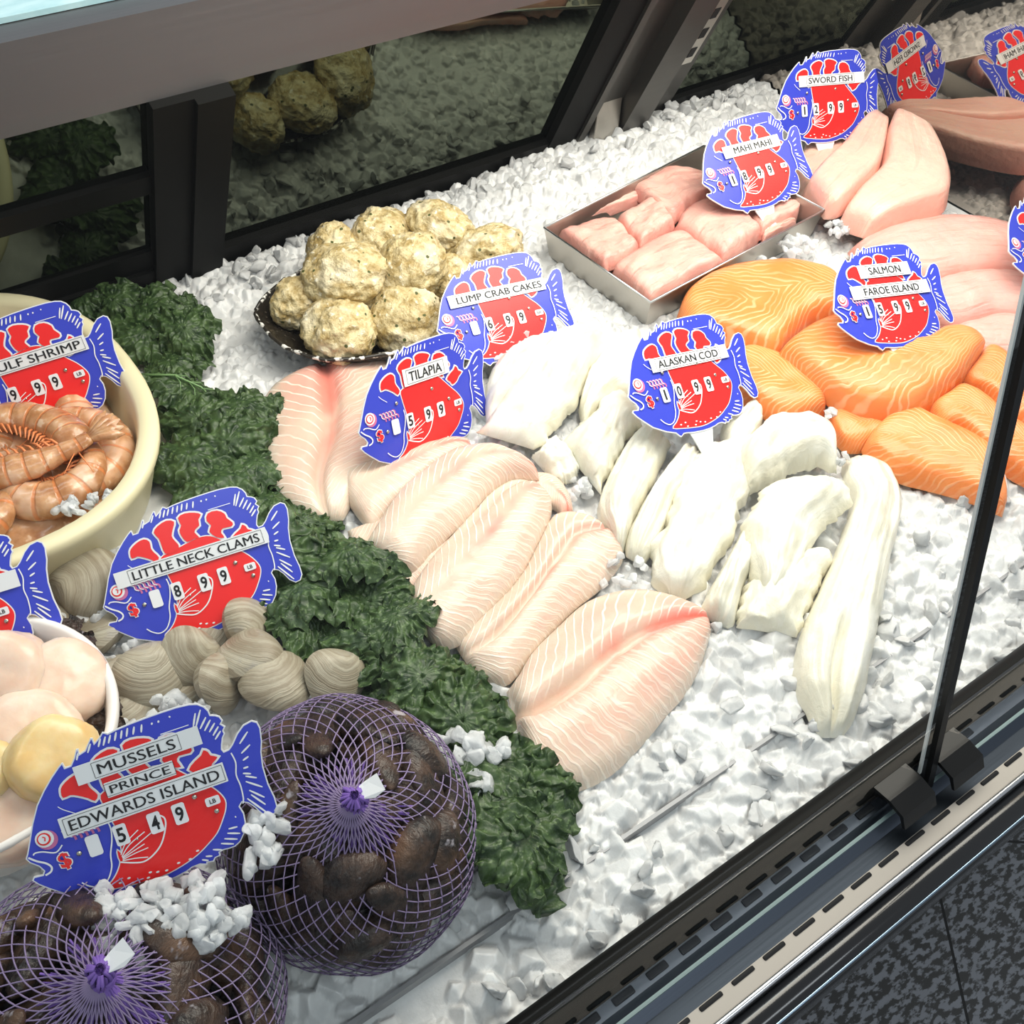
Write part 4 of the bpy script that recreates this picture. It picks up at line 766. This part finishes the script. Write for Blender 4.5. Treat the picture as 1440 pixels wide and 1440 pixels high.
# ------------------------------------------------------------------ shrimp
def shrimp_parts(curl, L, r):
    N = 40; sp = []
    for i in range(N):
        t = i / (N - 1); a = curl * t; sp.append(Vector((L / curl * math.sin(a), L / curl * (1 - math.cos(a)), 0)))
    cc = sum(sp, Vector()) / N; sp = [q - cc for q in sp]
    rad = []
    for i in range(N):
        t = i / (N - 1)
        k = (0.30 + 0.75 * sm(0, .10, t)) * (1 - 0.55 * sm(.45, 1, t)) if t < .36 else (1.0 - 0.55 * sm(.45, 1, t)) * (0.95 + 0.10 * abs(math.sin((t - .36) / .64 * 6 * PI)))
        rad.append(r * k)
    n = 14; V = []; UV = []
    for i, p in enumerate(sp):
        T_ = (sp[min(i + 1, N - 1)] - sp[max(i - 1, 0)]).normalized(); a = Vector((0, 0, 1)); b = T_.cross(a)
        for k in range(n): V.append(p + (a * math.cos(2 * PI * k / n) * .85 + b * math.sin(2 * PI * k / n)) * rad[i]); UV.append((i / N, k / n))
    F = [(i * n + k, i * n + (k + 1) % n, (i + 1) * n + (k + 1) % n, (i + 1) * n + k) for i in range(N - 1) for k in range(n)] + [tuple(range(n))[::-1], tuple((N - 1) * n + k for k in range(n))]
    body = fix(mesh('shell', V, F, UV)); e = sp[-1]; T_ = (sp[-1] - sp[-2]).normalized(); B_ = Vector((0, 0, 1)).cross(T_); fan = []
    for k in (-2, -1, 0, 1, 2):
        d = (T_ + B_ * .32 * k).normalized(); fan.append(tube([e - T_ * .004, e + d * .008, e + d * .018, e + d * .026], [r * .18, r * .30, r * .34, r * .06], 6))
    legs = []
    for i in range(4, 34, 2):
        T_ = (sp[i + 1] - sp[i]).normalized(); inn = Vector((0, 0, 1)).cross(T_); q = sp[i] + inn * rad[i] * .8
        legs.append(tube([q, q + inn * r * .5 + Vector((0, 0, .003)) - T_ * .003, q + inn * r * 1.0 - T_ * .007], [.0012, .001, .0005], 5))
    h = sp[0]; T_ = (sp[0] - sp[1]).normalized(); ant = [tube([h, h + T_ * .02 + Vector((0, .004 * s, .004)), h + T_ * .034 + Vector((0, .010 * s, .0))], [.0007, .0005, .0003], 4) for s in (-1, 1)]
    return body, fix(mesh('tail_fan', *joined(fan))), mesh('legs', *joined(legs)), mesh('antennae', *joined(ant))
SHR = [shrimp_parts(3.4, .125, .0145), shrimp_parts(2.2, .130, .0150), shrimp_parts(4.2, .130, .0150), shrimp_parts(.8, .115, .0125)]
def shrimp(k, x, y, z, rz, label, tilt=(0, 0)):
    p = Vector((x, y, z)); e = empty('shrimp', p, label, 'shrimp', 'head-on shrimp in the cream bowl', (tilt[0], tilt[1], rz))
    b = [link(nm, me, e, mt_) for nm, me, mt_ in zip(('shell', 'tail_fan', 'legs', 'antennae'), SHR[k], (M['shrimp'], M['shrimp'], M['leg'], M['leg']))]
    return e
shrimp(2, .062, .642, .070, -2.1, 'curled shrimp at the front of the cream bowl, beside a bit of ice', (.10, .1))
shrimp(0, .098, .670, .064, -.25, 'shrimp curving along the right wall of the cream bowl', (.1, .15))
shrimp(1, .058, .700, .080, 1.3, 'shrimp lying upright across the middle of the bowl under the stake', (.15, .2))
shrimp(3, *at(18, 655, .084), -.66, 'straight shrimp pointing right, at the left edge by the sign stake', (.2, 0))
shrimp(2, -.008, .640, .066, -2.4, 'shrimp at the left edge near the lowest bowl rim', (.1, .1))
shrimp(0, .085, .735, .058, .1, 'shrimp low in the right end of the cream bowl', (.1, -.1))
shrimp(0, .020, .740, .062, .6, 'shrimp mostly hidden behind the GULF SHRIMP sign')
shrimp(2, .060, .790, .058, 1.6, 'shrimp at the back of the cream bowl behind the sign tail')
shrimp(2, .030, .665, .058, -1.8, 'shrimp low at the front of the bowl between the curled ones')
V = lumpy(.105, .14, .03, 5, .08); o = link('shrimp_filling', V, None, M['shrimp']); o.location = (.026, .733, .040); prop(o, 'deeper layer of shrimp hidden below the top ones', 'shrimp', kind='stuff')

# ------------------------------------------------------------------ scallops
def scal(u, v, z, r, h, label, mat='scallop', tilt=(0, 0, 0), seed=0):
    bm = bmesh.new(); bmesh.ops.create_uvsphere(bm, u_segments=40, v_segments=26, radius=1)
    for w in bm.verts:
        d = w.co.copy(); rr = math.hypot(d.x, d.y); f = (rr ** 4 + abs(d.z) ** 4) ** -.25; k = 1 + .10 * noise.noise(d * 1.3 + Vector((seed * 3.1, 0, 0))) + .04 * noise.noise(d * 4 + Vector((seed, 2, 0)))
        w.co = Vector((d.x * f * r, d.y * f * r, d.z * f * h)) * k
    me = bpy.data.meshes.new('scallop'); bm.to_mesh(me); bm.free(); o = link('scallop', me, None, M[mat]); o.location = at(u, v, z); o.rotation_euler = tilt; prop(o, label, 'scallop', 'scallops in the white bowl')
scal(88, 965, .064, .029, .020, 'large pink scallop at the back of the white bowl, touching the rim', seed=1, tilt=(.3, .2, 0))
scal(8, 948, .078, .027, .022, 'pink scallop at the left edge under the blue sign tail', seed=2, tilt=(.5, -.2, 0))
scal(45, 1040, .068, .030, .018, 'pale pink scallop in the middle, behind the yellow one', seed=3, tilt=(.4, .1, 0))
scal(78, 1072, .076, .027, .019, 'yellow-tinged scallop next to the MUSSELS sign', 'scallopy', seed=4, tilt=(.5, .25, 0))
scal(20, 1140, .058, .032, .018, 'pink scallop at the front of the white bowl, low by the rim', seed=5, tilt=(.1, 0, 0))
scal(-18, 1090, .070, .022, .018, 'yellowish scallop cut by the left edge, below the middle ones', 'scallopy', seed=6)
scal(38, 892, .052, .018, .014, 'small tan scallop under the notch of the blue sign', seed=7, tilt=(.7, 0, 0))
scal(-25, 1020, .060, .026, .018, 'scallop mostly beyond the left edge', seed=8)

# ------------------------------------------------------------------ clams
def valve():
    nr, na = 14, 44; V = [(0, 0, 1)]; 
    for i in range(1, nr + 1):
        q = i / nr
        for k in range(na):
            a = 2 * PI * k / na; R0 = 1.0 - .10 * math.cos(2 * a) * .5 - .12 * max(0, math.sin(a)) ** 2 + .05 * math.sin(3 * a); x = R0 * math.cos(a) * q; y = R0 * .88 * math.sin(a) * q
            z = (1 - q ** 2.2) ** .62 ; y2 = y + .30 * (1 - q) ** 1.2
            V.append((x, y2, z))
    V[0] = (0, .30, 1); F = [(0, 1 + k, 1 + (k + 1) % na) for k in range(na)] + [(1 + (i - 1) * na + k, 1 + i * na + k, 1 + i * na + (k + 1) % na, 1 + (i - 1) * na + (k + 1) % na) for i in range(1, nr) for k in range(na)]
    return V, F
VV, VF = valve(); s_ = .0262
CL1 = fix(mesh('valve', [(x * s_, y * s_, z * s_ * .52) for x, y, z in VV], VF)); CL2 = fix(mesh('valve', [(x * s_, y * s_, -z * s_ * .52) for x, y, z in VV], VF))
CAMX = [Vector((AX[0][i], AX[1][i], AX[2][i])) for i in range(3)]
def clam(u, v, z, a, b, spin, sc, label):
    p = at(u, v, z); cd = (Vector((0, 0, CAMH)) - p).normalized(); rt = CAMX[0]; upv = -CAMX[1]
    nrm = (cd * math.cos(a) + (rt * math.cos(b) + upv * math.sin(b)) * math.sin(a)).normalized()
    y = upv - nrm * upv.dot(nrm)
    if y.length < .1: y = rt - nrm * rt.dot(nrm)
    y.normalize(); x = y.cross(nrm); R = Matrix((x, y, nrm)).transposed() @ Matrix.Rotation(spin, 3, 'Z')
    e = empty('clam', p, label, 'clam', 'littleneck clams', R.to_euler()); e.scale = (sc,) * 3
    link('upper_valve', CL1, e, M['clam']); link('lower_valve', CL2, e, M['clam'])
Zq = Z(0, 840, .2639)
clam(212, 947, .034, .35, .6, .3, 1.02, 'broad tan clam with its face to the front, right of the white bowl')
clam(268, 925, .030, .55, -.3, -.6, .98, 'smooth grey clam behind the broad tan one, under the sign bottom')
clam(308, 958, .032, 1.25, .2, .2, .92, 'clam standing on edge with its seam up, in the middle of the front row')
clam(350, 922, .034, 1.1, 1.9, -.5, 1.05, 'wedge-shaped clam pointing up right beside the sign stake')
clam(388, 957, .032, .8, 1.4, .6, 1.02, 'pale clam with curved top edge, next to the net bag')
clam(472, 952, .030, .55, .2, -.2, .95, 'grey clam at the right end of the row, beside the kale')
clam(118, 818, .040, .45, 2.4, 2.2, 1.12, 'large brown banded clam under the cream bowl')
clam(90, 885, .022, .8, .8, 1.0, .95, 'clam in the gap between white bowl and blue sign mouth')
clam(135, 892, .020, 1.0, 2.3, .3, .95, 'shaded clam below the mouth of the LITTLE NECK CLAMS sign')
clam(190, 1005, .020, .5, 1.2, .9, .95, 'clam low between the white bowl and the MUSSELS sign')
clam(352, 882, .026, .9, .4, 2.0, .95, 'clam behind the sign stake, near the kale')
clam(240, 988, .014, .8, 2.0, .4, .9, 'clam lying deep between the broad tan clam and the MUSSELS sign')
clam(165, 960, .014, .7, 1.0, .4, .95, 'clam tucked against the rim of the white bowl')
clam(290, 890, .014, .7, 1.8, 1.4, .95, 'clam hidden right under the bottom edge of the LITTLE NECK CLAMS sign')

# ------------------------------------------------------------------ mussels in purple nets
def mussel_mesh():
    N, n = 20, 16; V = []
    for i in range(N):
        t = i / (N - 1); w = (t ** .55) * (1 - t ** 5) ** .5 * 1.05 + .02; y0 = .10 * math.sin(PI * t)
        for k in range(n):
            a = 2 * PI * k / n; V.append((t - .5, (math.cos(a) * w * .27 + y0), math.copysign(abs(math.sin(a)) ** .85, math.sin(a)) * w * .19))
    F = [(i * n + k, i * n + (k + 1) % n, (i + 1) * n + (k + 1) % n, (i + 1) * n + k) for i in range(N - 1) for k in range(n)] + [tuple(range(n))[::-1], tuple((N - 1) * n + k for k in range(n))]
    return fix(mesh('mussel', [(x * .064, y * .064, z * .064) for x, y, z in V], F))
MUS = mussel_mesh()
def egg(c, r, th, ph):
    s, q = math.sin(th), math.cos(th); f = 1.0 + .04 * math.sin(3 * ph + c.x * 40) * s
    return Vector((c.x + r[0] * s * math.cos(ph) * f, c.y + r[1] * s * math.sin(ph) * f, max(.002, c.z + r[2] * q)))
def bag(label, c, r, apex, tilt, mlabel, mgroup, seed, tagdir):
    rn = random.Random(seed); e = empty('mussel_net_bag', Vector((c.x, c.y, 0)), label, 'net bag')
    R = Matrix.Rotation(tilt[0], 3, 'X') @ Matrix.Rotation(tilt[1], 3, 'Y')
    def S_(th, ph, k=1.0):
        s, q = math.sin(th), math.cos(th); d = Vector((s * math.cos(ph), s * math.sin(ph), q)); 
        f = 1 + .035 * noise.noise(d * 2.1 + Vector((seed, 0, 0))); p = R @ Vector((d.x * r[0], d.y * r[1], d.z * r[2])) * f * k
        if th < .55: p += (R @ Vector((0, 0, 1))) * apex * (1 - th / .55) ** 2.2
        p = c + p; p.z = max(.003, p.z); return p
    ns, nt = 84, 64; parts = []
    for s in range(ns):
        pts = []
        for i in range(nt + 1):
            t = i / nt; th = .035 + (2.45) * t ** 1.05; w = (i % 4); off = (.5, 0, -.5, 0)[w] * (1 if s % 2 else -1)
            pts.append(S_(th, 2 * PI * (s + off * .96) / ns + .12 * math.sin(th * 3 + seed)))
        parts.append(tube(pts, .00048, 4, False))
    V, F = joined(parts); me = mesh('net', V, F); me.transform(Matrix.Translation(-e.location)); link('net', me, e, M['net'])
    top = S_(.03, 0) ; ax = (R @ Vector((0, 0, 1))).normalized(); parts = []
    for k in range(110):                           # gathered strands above and below the tie
        a = rn.uniform(0, 2 * PI); b = rn.uniform(.25, 1.0); d = R @ Vector((math.cos(a), math.sin(a), 0))
        if k < 60: parts.append(tube([top + ax * .002 + d * .0035, top + ax * (.006 + .003 * b) + d * .0075 * b, top + ax * (.012 + .002 * b) + d * .0070 * b, top + ax * .016 + d * .0025 * b], .0011, 4, False))
        else: parts.append(tube([top + ax * .002 + d * .0035 * b, top - ax * .006 + d * .0080, top - ax * .015 - Vector((0, 0, .001)) + d * .018, top - ax * .022 + d * (.022 + .012 * b)], .0007, 4, False))
    for k in range(8): parts.append(tube([top + ax * .002 + Vector((math.cos(a) * .005, math.sin(a) * .005, 0)) + ax * .0007 * (k - 4) for a in [2 * PI * i / 14 for i in range(15)]], .0010, 5, False))
    V, F = joined(parts); me = mesh('knot', V, F); me.transform(Matrix.Translation(-e.location)); link('knot', me, e, M['netknot'])
    tp = top + ax * .003; d1 = Vector(tagdir).normalized(); d2 = ax.cross(d1).normalized()
    tv = [tp + d1 * x + d2 * y + ax * (z + .011) for x, y, z in ((.002, -.003, 0), (.009, -.006, .002), (.015, -.005, .005), (.0145, .005, .004), (.008, .0045, .001), (.002, .003, 0))]
    me = mesh('tag', [v for v in tv] + [v + ax * .0006 for v in tv], [(0, 1, 2, 3, 4, 5), (11, 10, 9, 8, 7, 6)] + [(i, (i + 1) % 6, 6 + (i + 1) % 6, 6 + i) for i in range(6)]); fix(me); me.transform(Matrix.Translation(-e.location)); q = link('tag', me, e, M['paper'], False); q['label'] = 'white tag folded round the tie'
    m = 0
    for lay, k_, cnt in ((0, .79, 54), (1, .45, 10)):
        for i in range(cnt):                       # shells spread evenly over the bag, each lying along its skin
            f = (i + .5) / cnt; th = math.acos(1 - 1.72 * f); ph = i * 2.39996 + lay
            p = S_(max(th, .28), ph, k_)
            if th < .55: p = p - ax * apex * (1 - th / .55) ** 2.2 - ax * .006
            nr = (p - c).normalized(); t_ = nr.cross(Vector((rn.uniform(-1, 1), rn.uniform(-1, 1), rn.uniform(-.3, .3)))).normalized(); b_ = nr.cross(t_)
            Q = Matrix((t_, b_, nr)).transposed(); o = link('mussel', MUS, None, M['mussel']); p.z = max(p.z, .016); o.location = p; o.rotation_euler = Q.to_euler(); o.scale = [rn.uniform(.92, 1.16) * g for g in (1.0, 1.2, 1.15)]
            prop(o, mlabel, 'mussel', mgroup)
cR = Vector((.106, .288, .046)); cL = Vector((-.048, .262, .046))
bag('purple net bag of mussels on the right, next to the kale', cR, (.076, .082, .058), .016, (.30, -.05), 'dark brown mussel inside the right net bag, under the purple mesh', 'mussels in the right net bag', 3, (1, -.15, .1))
bag('purple net bag of mussels at the lower left corner, cut by the photo edge', cL, (.090, .086, .058), .020, (.16, .10), 'dark brown mussel inside the lower left net bag, under the purple mesh', 'mussels in the lower left net bag', 8, (1, .1, .1))

# ------------------------------------------------------------------ kale border
def kale_mesh(seed, L=.046, Wd=.038):
    nr, na = 24, 190; V = [(0, 0, .004)]; UV = [(0, 0)]; o = Vector((seed * 5.3, seed, 0)); rn = random.Random(seed); f2 = rn.choice((17, 19, 21)); a1, a2 = [rn.uniform(0, 6) for _ in range(2)]
    for i in range(1, nr + 1):
        q = i / nr
        for k in range(na):
            a = 2 * PI * k / na; e = q ** 1.1; rr = q * (1 + .14 * math.sin(3 * a + a1) + .07 * math.sin(7 * a + a2)); x = math.cos(a) * rr * L; y = math.sin(a) * rr * Wd
            p = Vector((x * 75, y * 75, 0)) + o; g = Vector((x * 210, y * 210, 5)) + o
            z = .014 * (1 - q * q) + e * (.0085 * noise.noise(p) + .0050 * noise.noise(p * 2.3) + .0036 * noise.noise(g)) + e * q * .0030 * math.sin(f2 * a + a2 + 6 * q)
            x += e * (.0055 * noise.noise(p * 1.6 + Vector((9, 0, 0))) + .0032 * noise.noise(g + Vector((0, 9, 0)))); y += e * (.0055 * noise.noise(p * 1.6 + Vector((0, 17, 0))) + .0032 * noise.noise(g + Vector((0, 0, 9))))
            V.append((x, y, z)); UV.append((q, k / na))
    F = [(0, 1 + k, 1 + (k + 1) % na) for k in range(na)] + [(1 + (i - 1) * na + k, 1 + i * na + k, 1 + i * na + (k + 1) % na, 1 + (i - 1) * na + (k + 1) % na) for i in range(1, nr) for k in range(na)]
    me = mesh('kale_blade', V, F, UV); me.materials.append(M['kale']); return me
KM = [kale_mesh(k) for k in range(8)]
RIB = mesh('midrib', *joined([tube([(-.050, 0, .002), (-.02, 0, .016), (.010, 0, .017), (.032, 0, .009)], [.0016, .0012, .0009, .0003], 6)] + [tube([(x, 0, .0165), (x + .010, s * .009, .0165), (x + .016, s * .018, .011)], [.0006, .0005, .0002], 5) for x in (-.02, -.004, .012) for s in (-1, 1)]))
RIB.materials.append(M['kalerib'])
kr = random.Random(4); k_path = [(120, 425), (165, 430), (215, 440), (262, 470), (205, 480), (245, 520), (262, 560), (285, 600), (340, 580), (325, 630), (270, 655), (360, 665), (310, 690), (380, 720), (420, 745), (400, 790), (450, 790), (490, 790), (430, 840), (480, 850), (530, 850), (420, 880), (480, 905), (530, 905), (560, 930), (590, 960), (560, 985), (620, 985), (650, 1020), (610, 1030), (670, 1060), (690, 1100), (650, 1085), (720, 1110), (735, 1150), (690, 1150), (715, 1190), (740, 1185), (560, 880), (355, 620), (235, 450)]
for i, (u, v) in enumerate(k_path):
    z = kr.uniform(.012, .032); p = at(u, v, z + ice_z(*at(u, v, z)[:2]) * .6)
    e = empty('kale_leaf', p, 'dark green curly kale leaf in the border between the shellfish and the fillets', 'kale leaf', 'kale leaves of the border', (kr.uniform(-.45, .45), kr.uniform(-.45, .45), kr.uniform(0, 6.28)))
    sc = kr.uniform(.68, .92); e.scale = (sc, sc, sc * 1.15)
    link('blade', KM[i % 8], e)
    if i == 6: link('midrib', RIB, e)
for u, v, lb in ((112, 1010, 'dark wet leaf between the back scallop and the white bowl rim'), (78, 915, 'dark wet leaf behind the large scallop at the bowl rim')):
    e = empty('dark_leaf', at(u, v, .050), lb, 'leaf'); e.scale = (.6, .6, .6); b = link('blade', KM[0].copy(), e); b.data.materials.clear(); b.data.materials.append(M['mussel'])

# ------------------------------------------------------------------ small heaps of loose ice
heap('ice_heap', 'heap of ice on the mussel nets, right below the MUSSELS sign', [(205, 1292, .099, 26, .023, .0085), (262, 1280, .099, 24, .020, .009), (145, 1272, .097, 9, .011, .009), (235, 1318, .092, 16, .018, .009), (300, 1300, .092, 12, .014, .009)], 1)
heap('ice_heap', 'cluster of clear ice between the sign tail and the right net bag', [(375, 1160, .100, 8, .010, .009), (365, 1200, .096, 6, .008, .009), (395, 1140, .100, 3, .008, .007)], 2)
heap('ice_heap', 'ice lumps lying on the kale, right of the net bag knot', [(640, 1055, .046, 12, .018, .011), (610, 1085, .048, 6, .012, .012), (655, 1110, .044, 10, .016, .009), (590, 1030, .046, 3, .012, .014), (690, 1050, .040, 4, .010, .012), (640, 1140, .040, 6, .012, .008)], 3)
heap('ice_heap', 'bits of ice melting over the front shrimp', [(110, 705, .078, 8, .012, .007), (140, 700, .076, 7, .010, .007), (90, 712, .076, 4, .008, .006)], 4)
heap('ice_heap', 'ice scattered among the clams', [(150, 780, .040, 4, .010, .009), (80, 815, .040, 3, .008, .011), (275, 985, .034, 8, .014, .009), (225, 990, .036, 4, .010, .011), (120, 870, .030, 8, .02, .010), (170, 920, .02, 8, .02, .010), (200, 1020, .03, 6, .02, .010)], 5)
heap('ice_heap', 'mound of ice burying the lower edge of the LUMP CRAB CAKES sign', [(700, 490, .042, 22, .022, .008), (745, 478, .042, 16, .018, .008), (660, 505, .040, 10, .014, .008)], 6)
heap('ice_heap', 'few ice bits in the gap between cod, tilapia and salmon', [(1000 - 8, 628, .03, 3, .006, .006), (1165, 580, .034, 4, .007, .006), (1185, 640, .03, 4, .008, .006), (800, 690, .022, 10, .02, .008), (875, 800, .02, 10, .02, .007)], 7)
heap('ice_heap', 'ice piled at the near corner of the metal tray, behind the salmon', [(1125, 345, .036, 14, .022, .009), (1075, 372, .034, 8, .014, .008), (1175, 322, .038, 8, .016, .008)], 8)
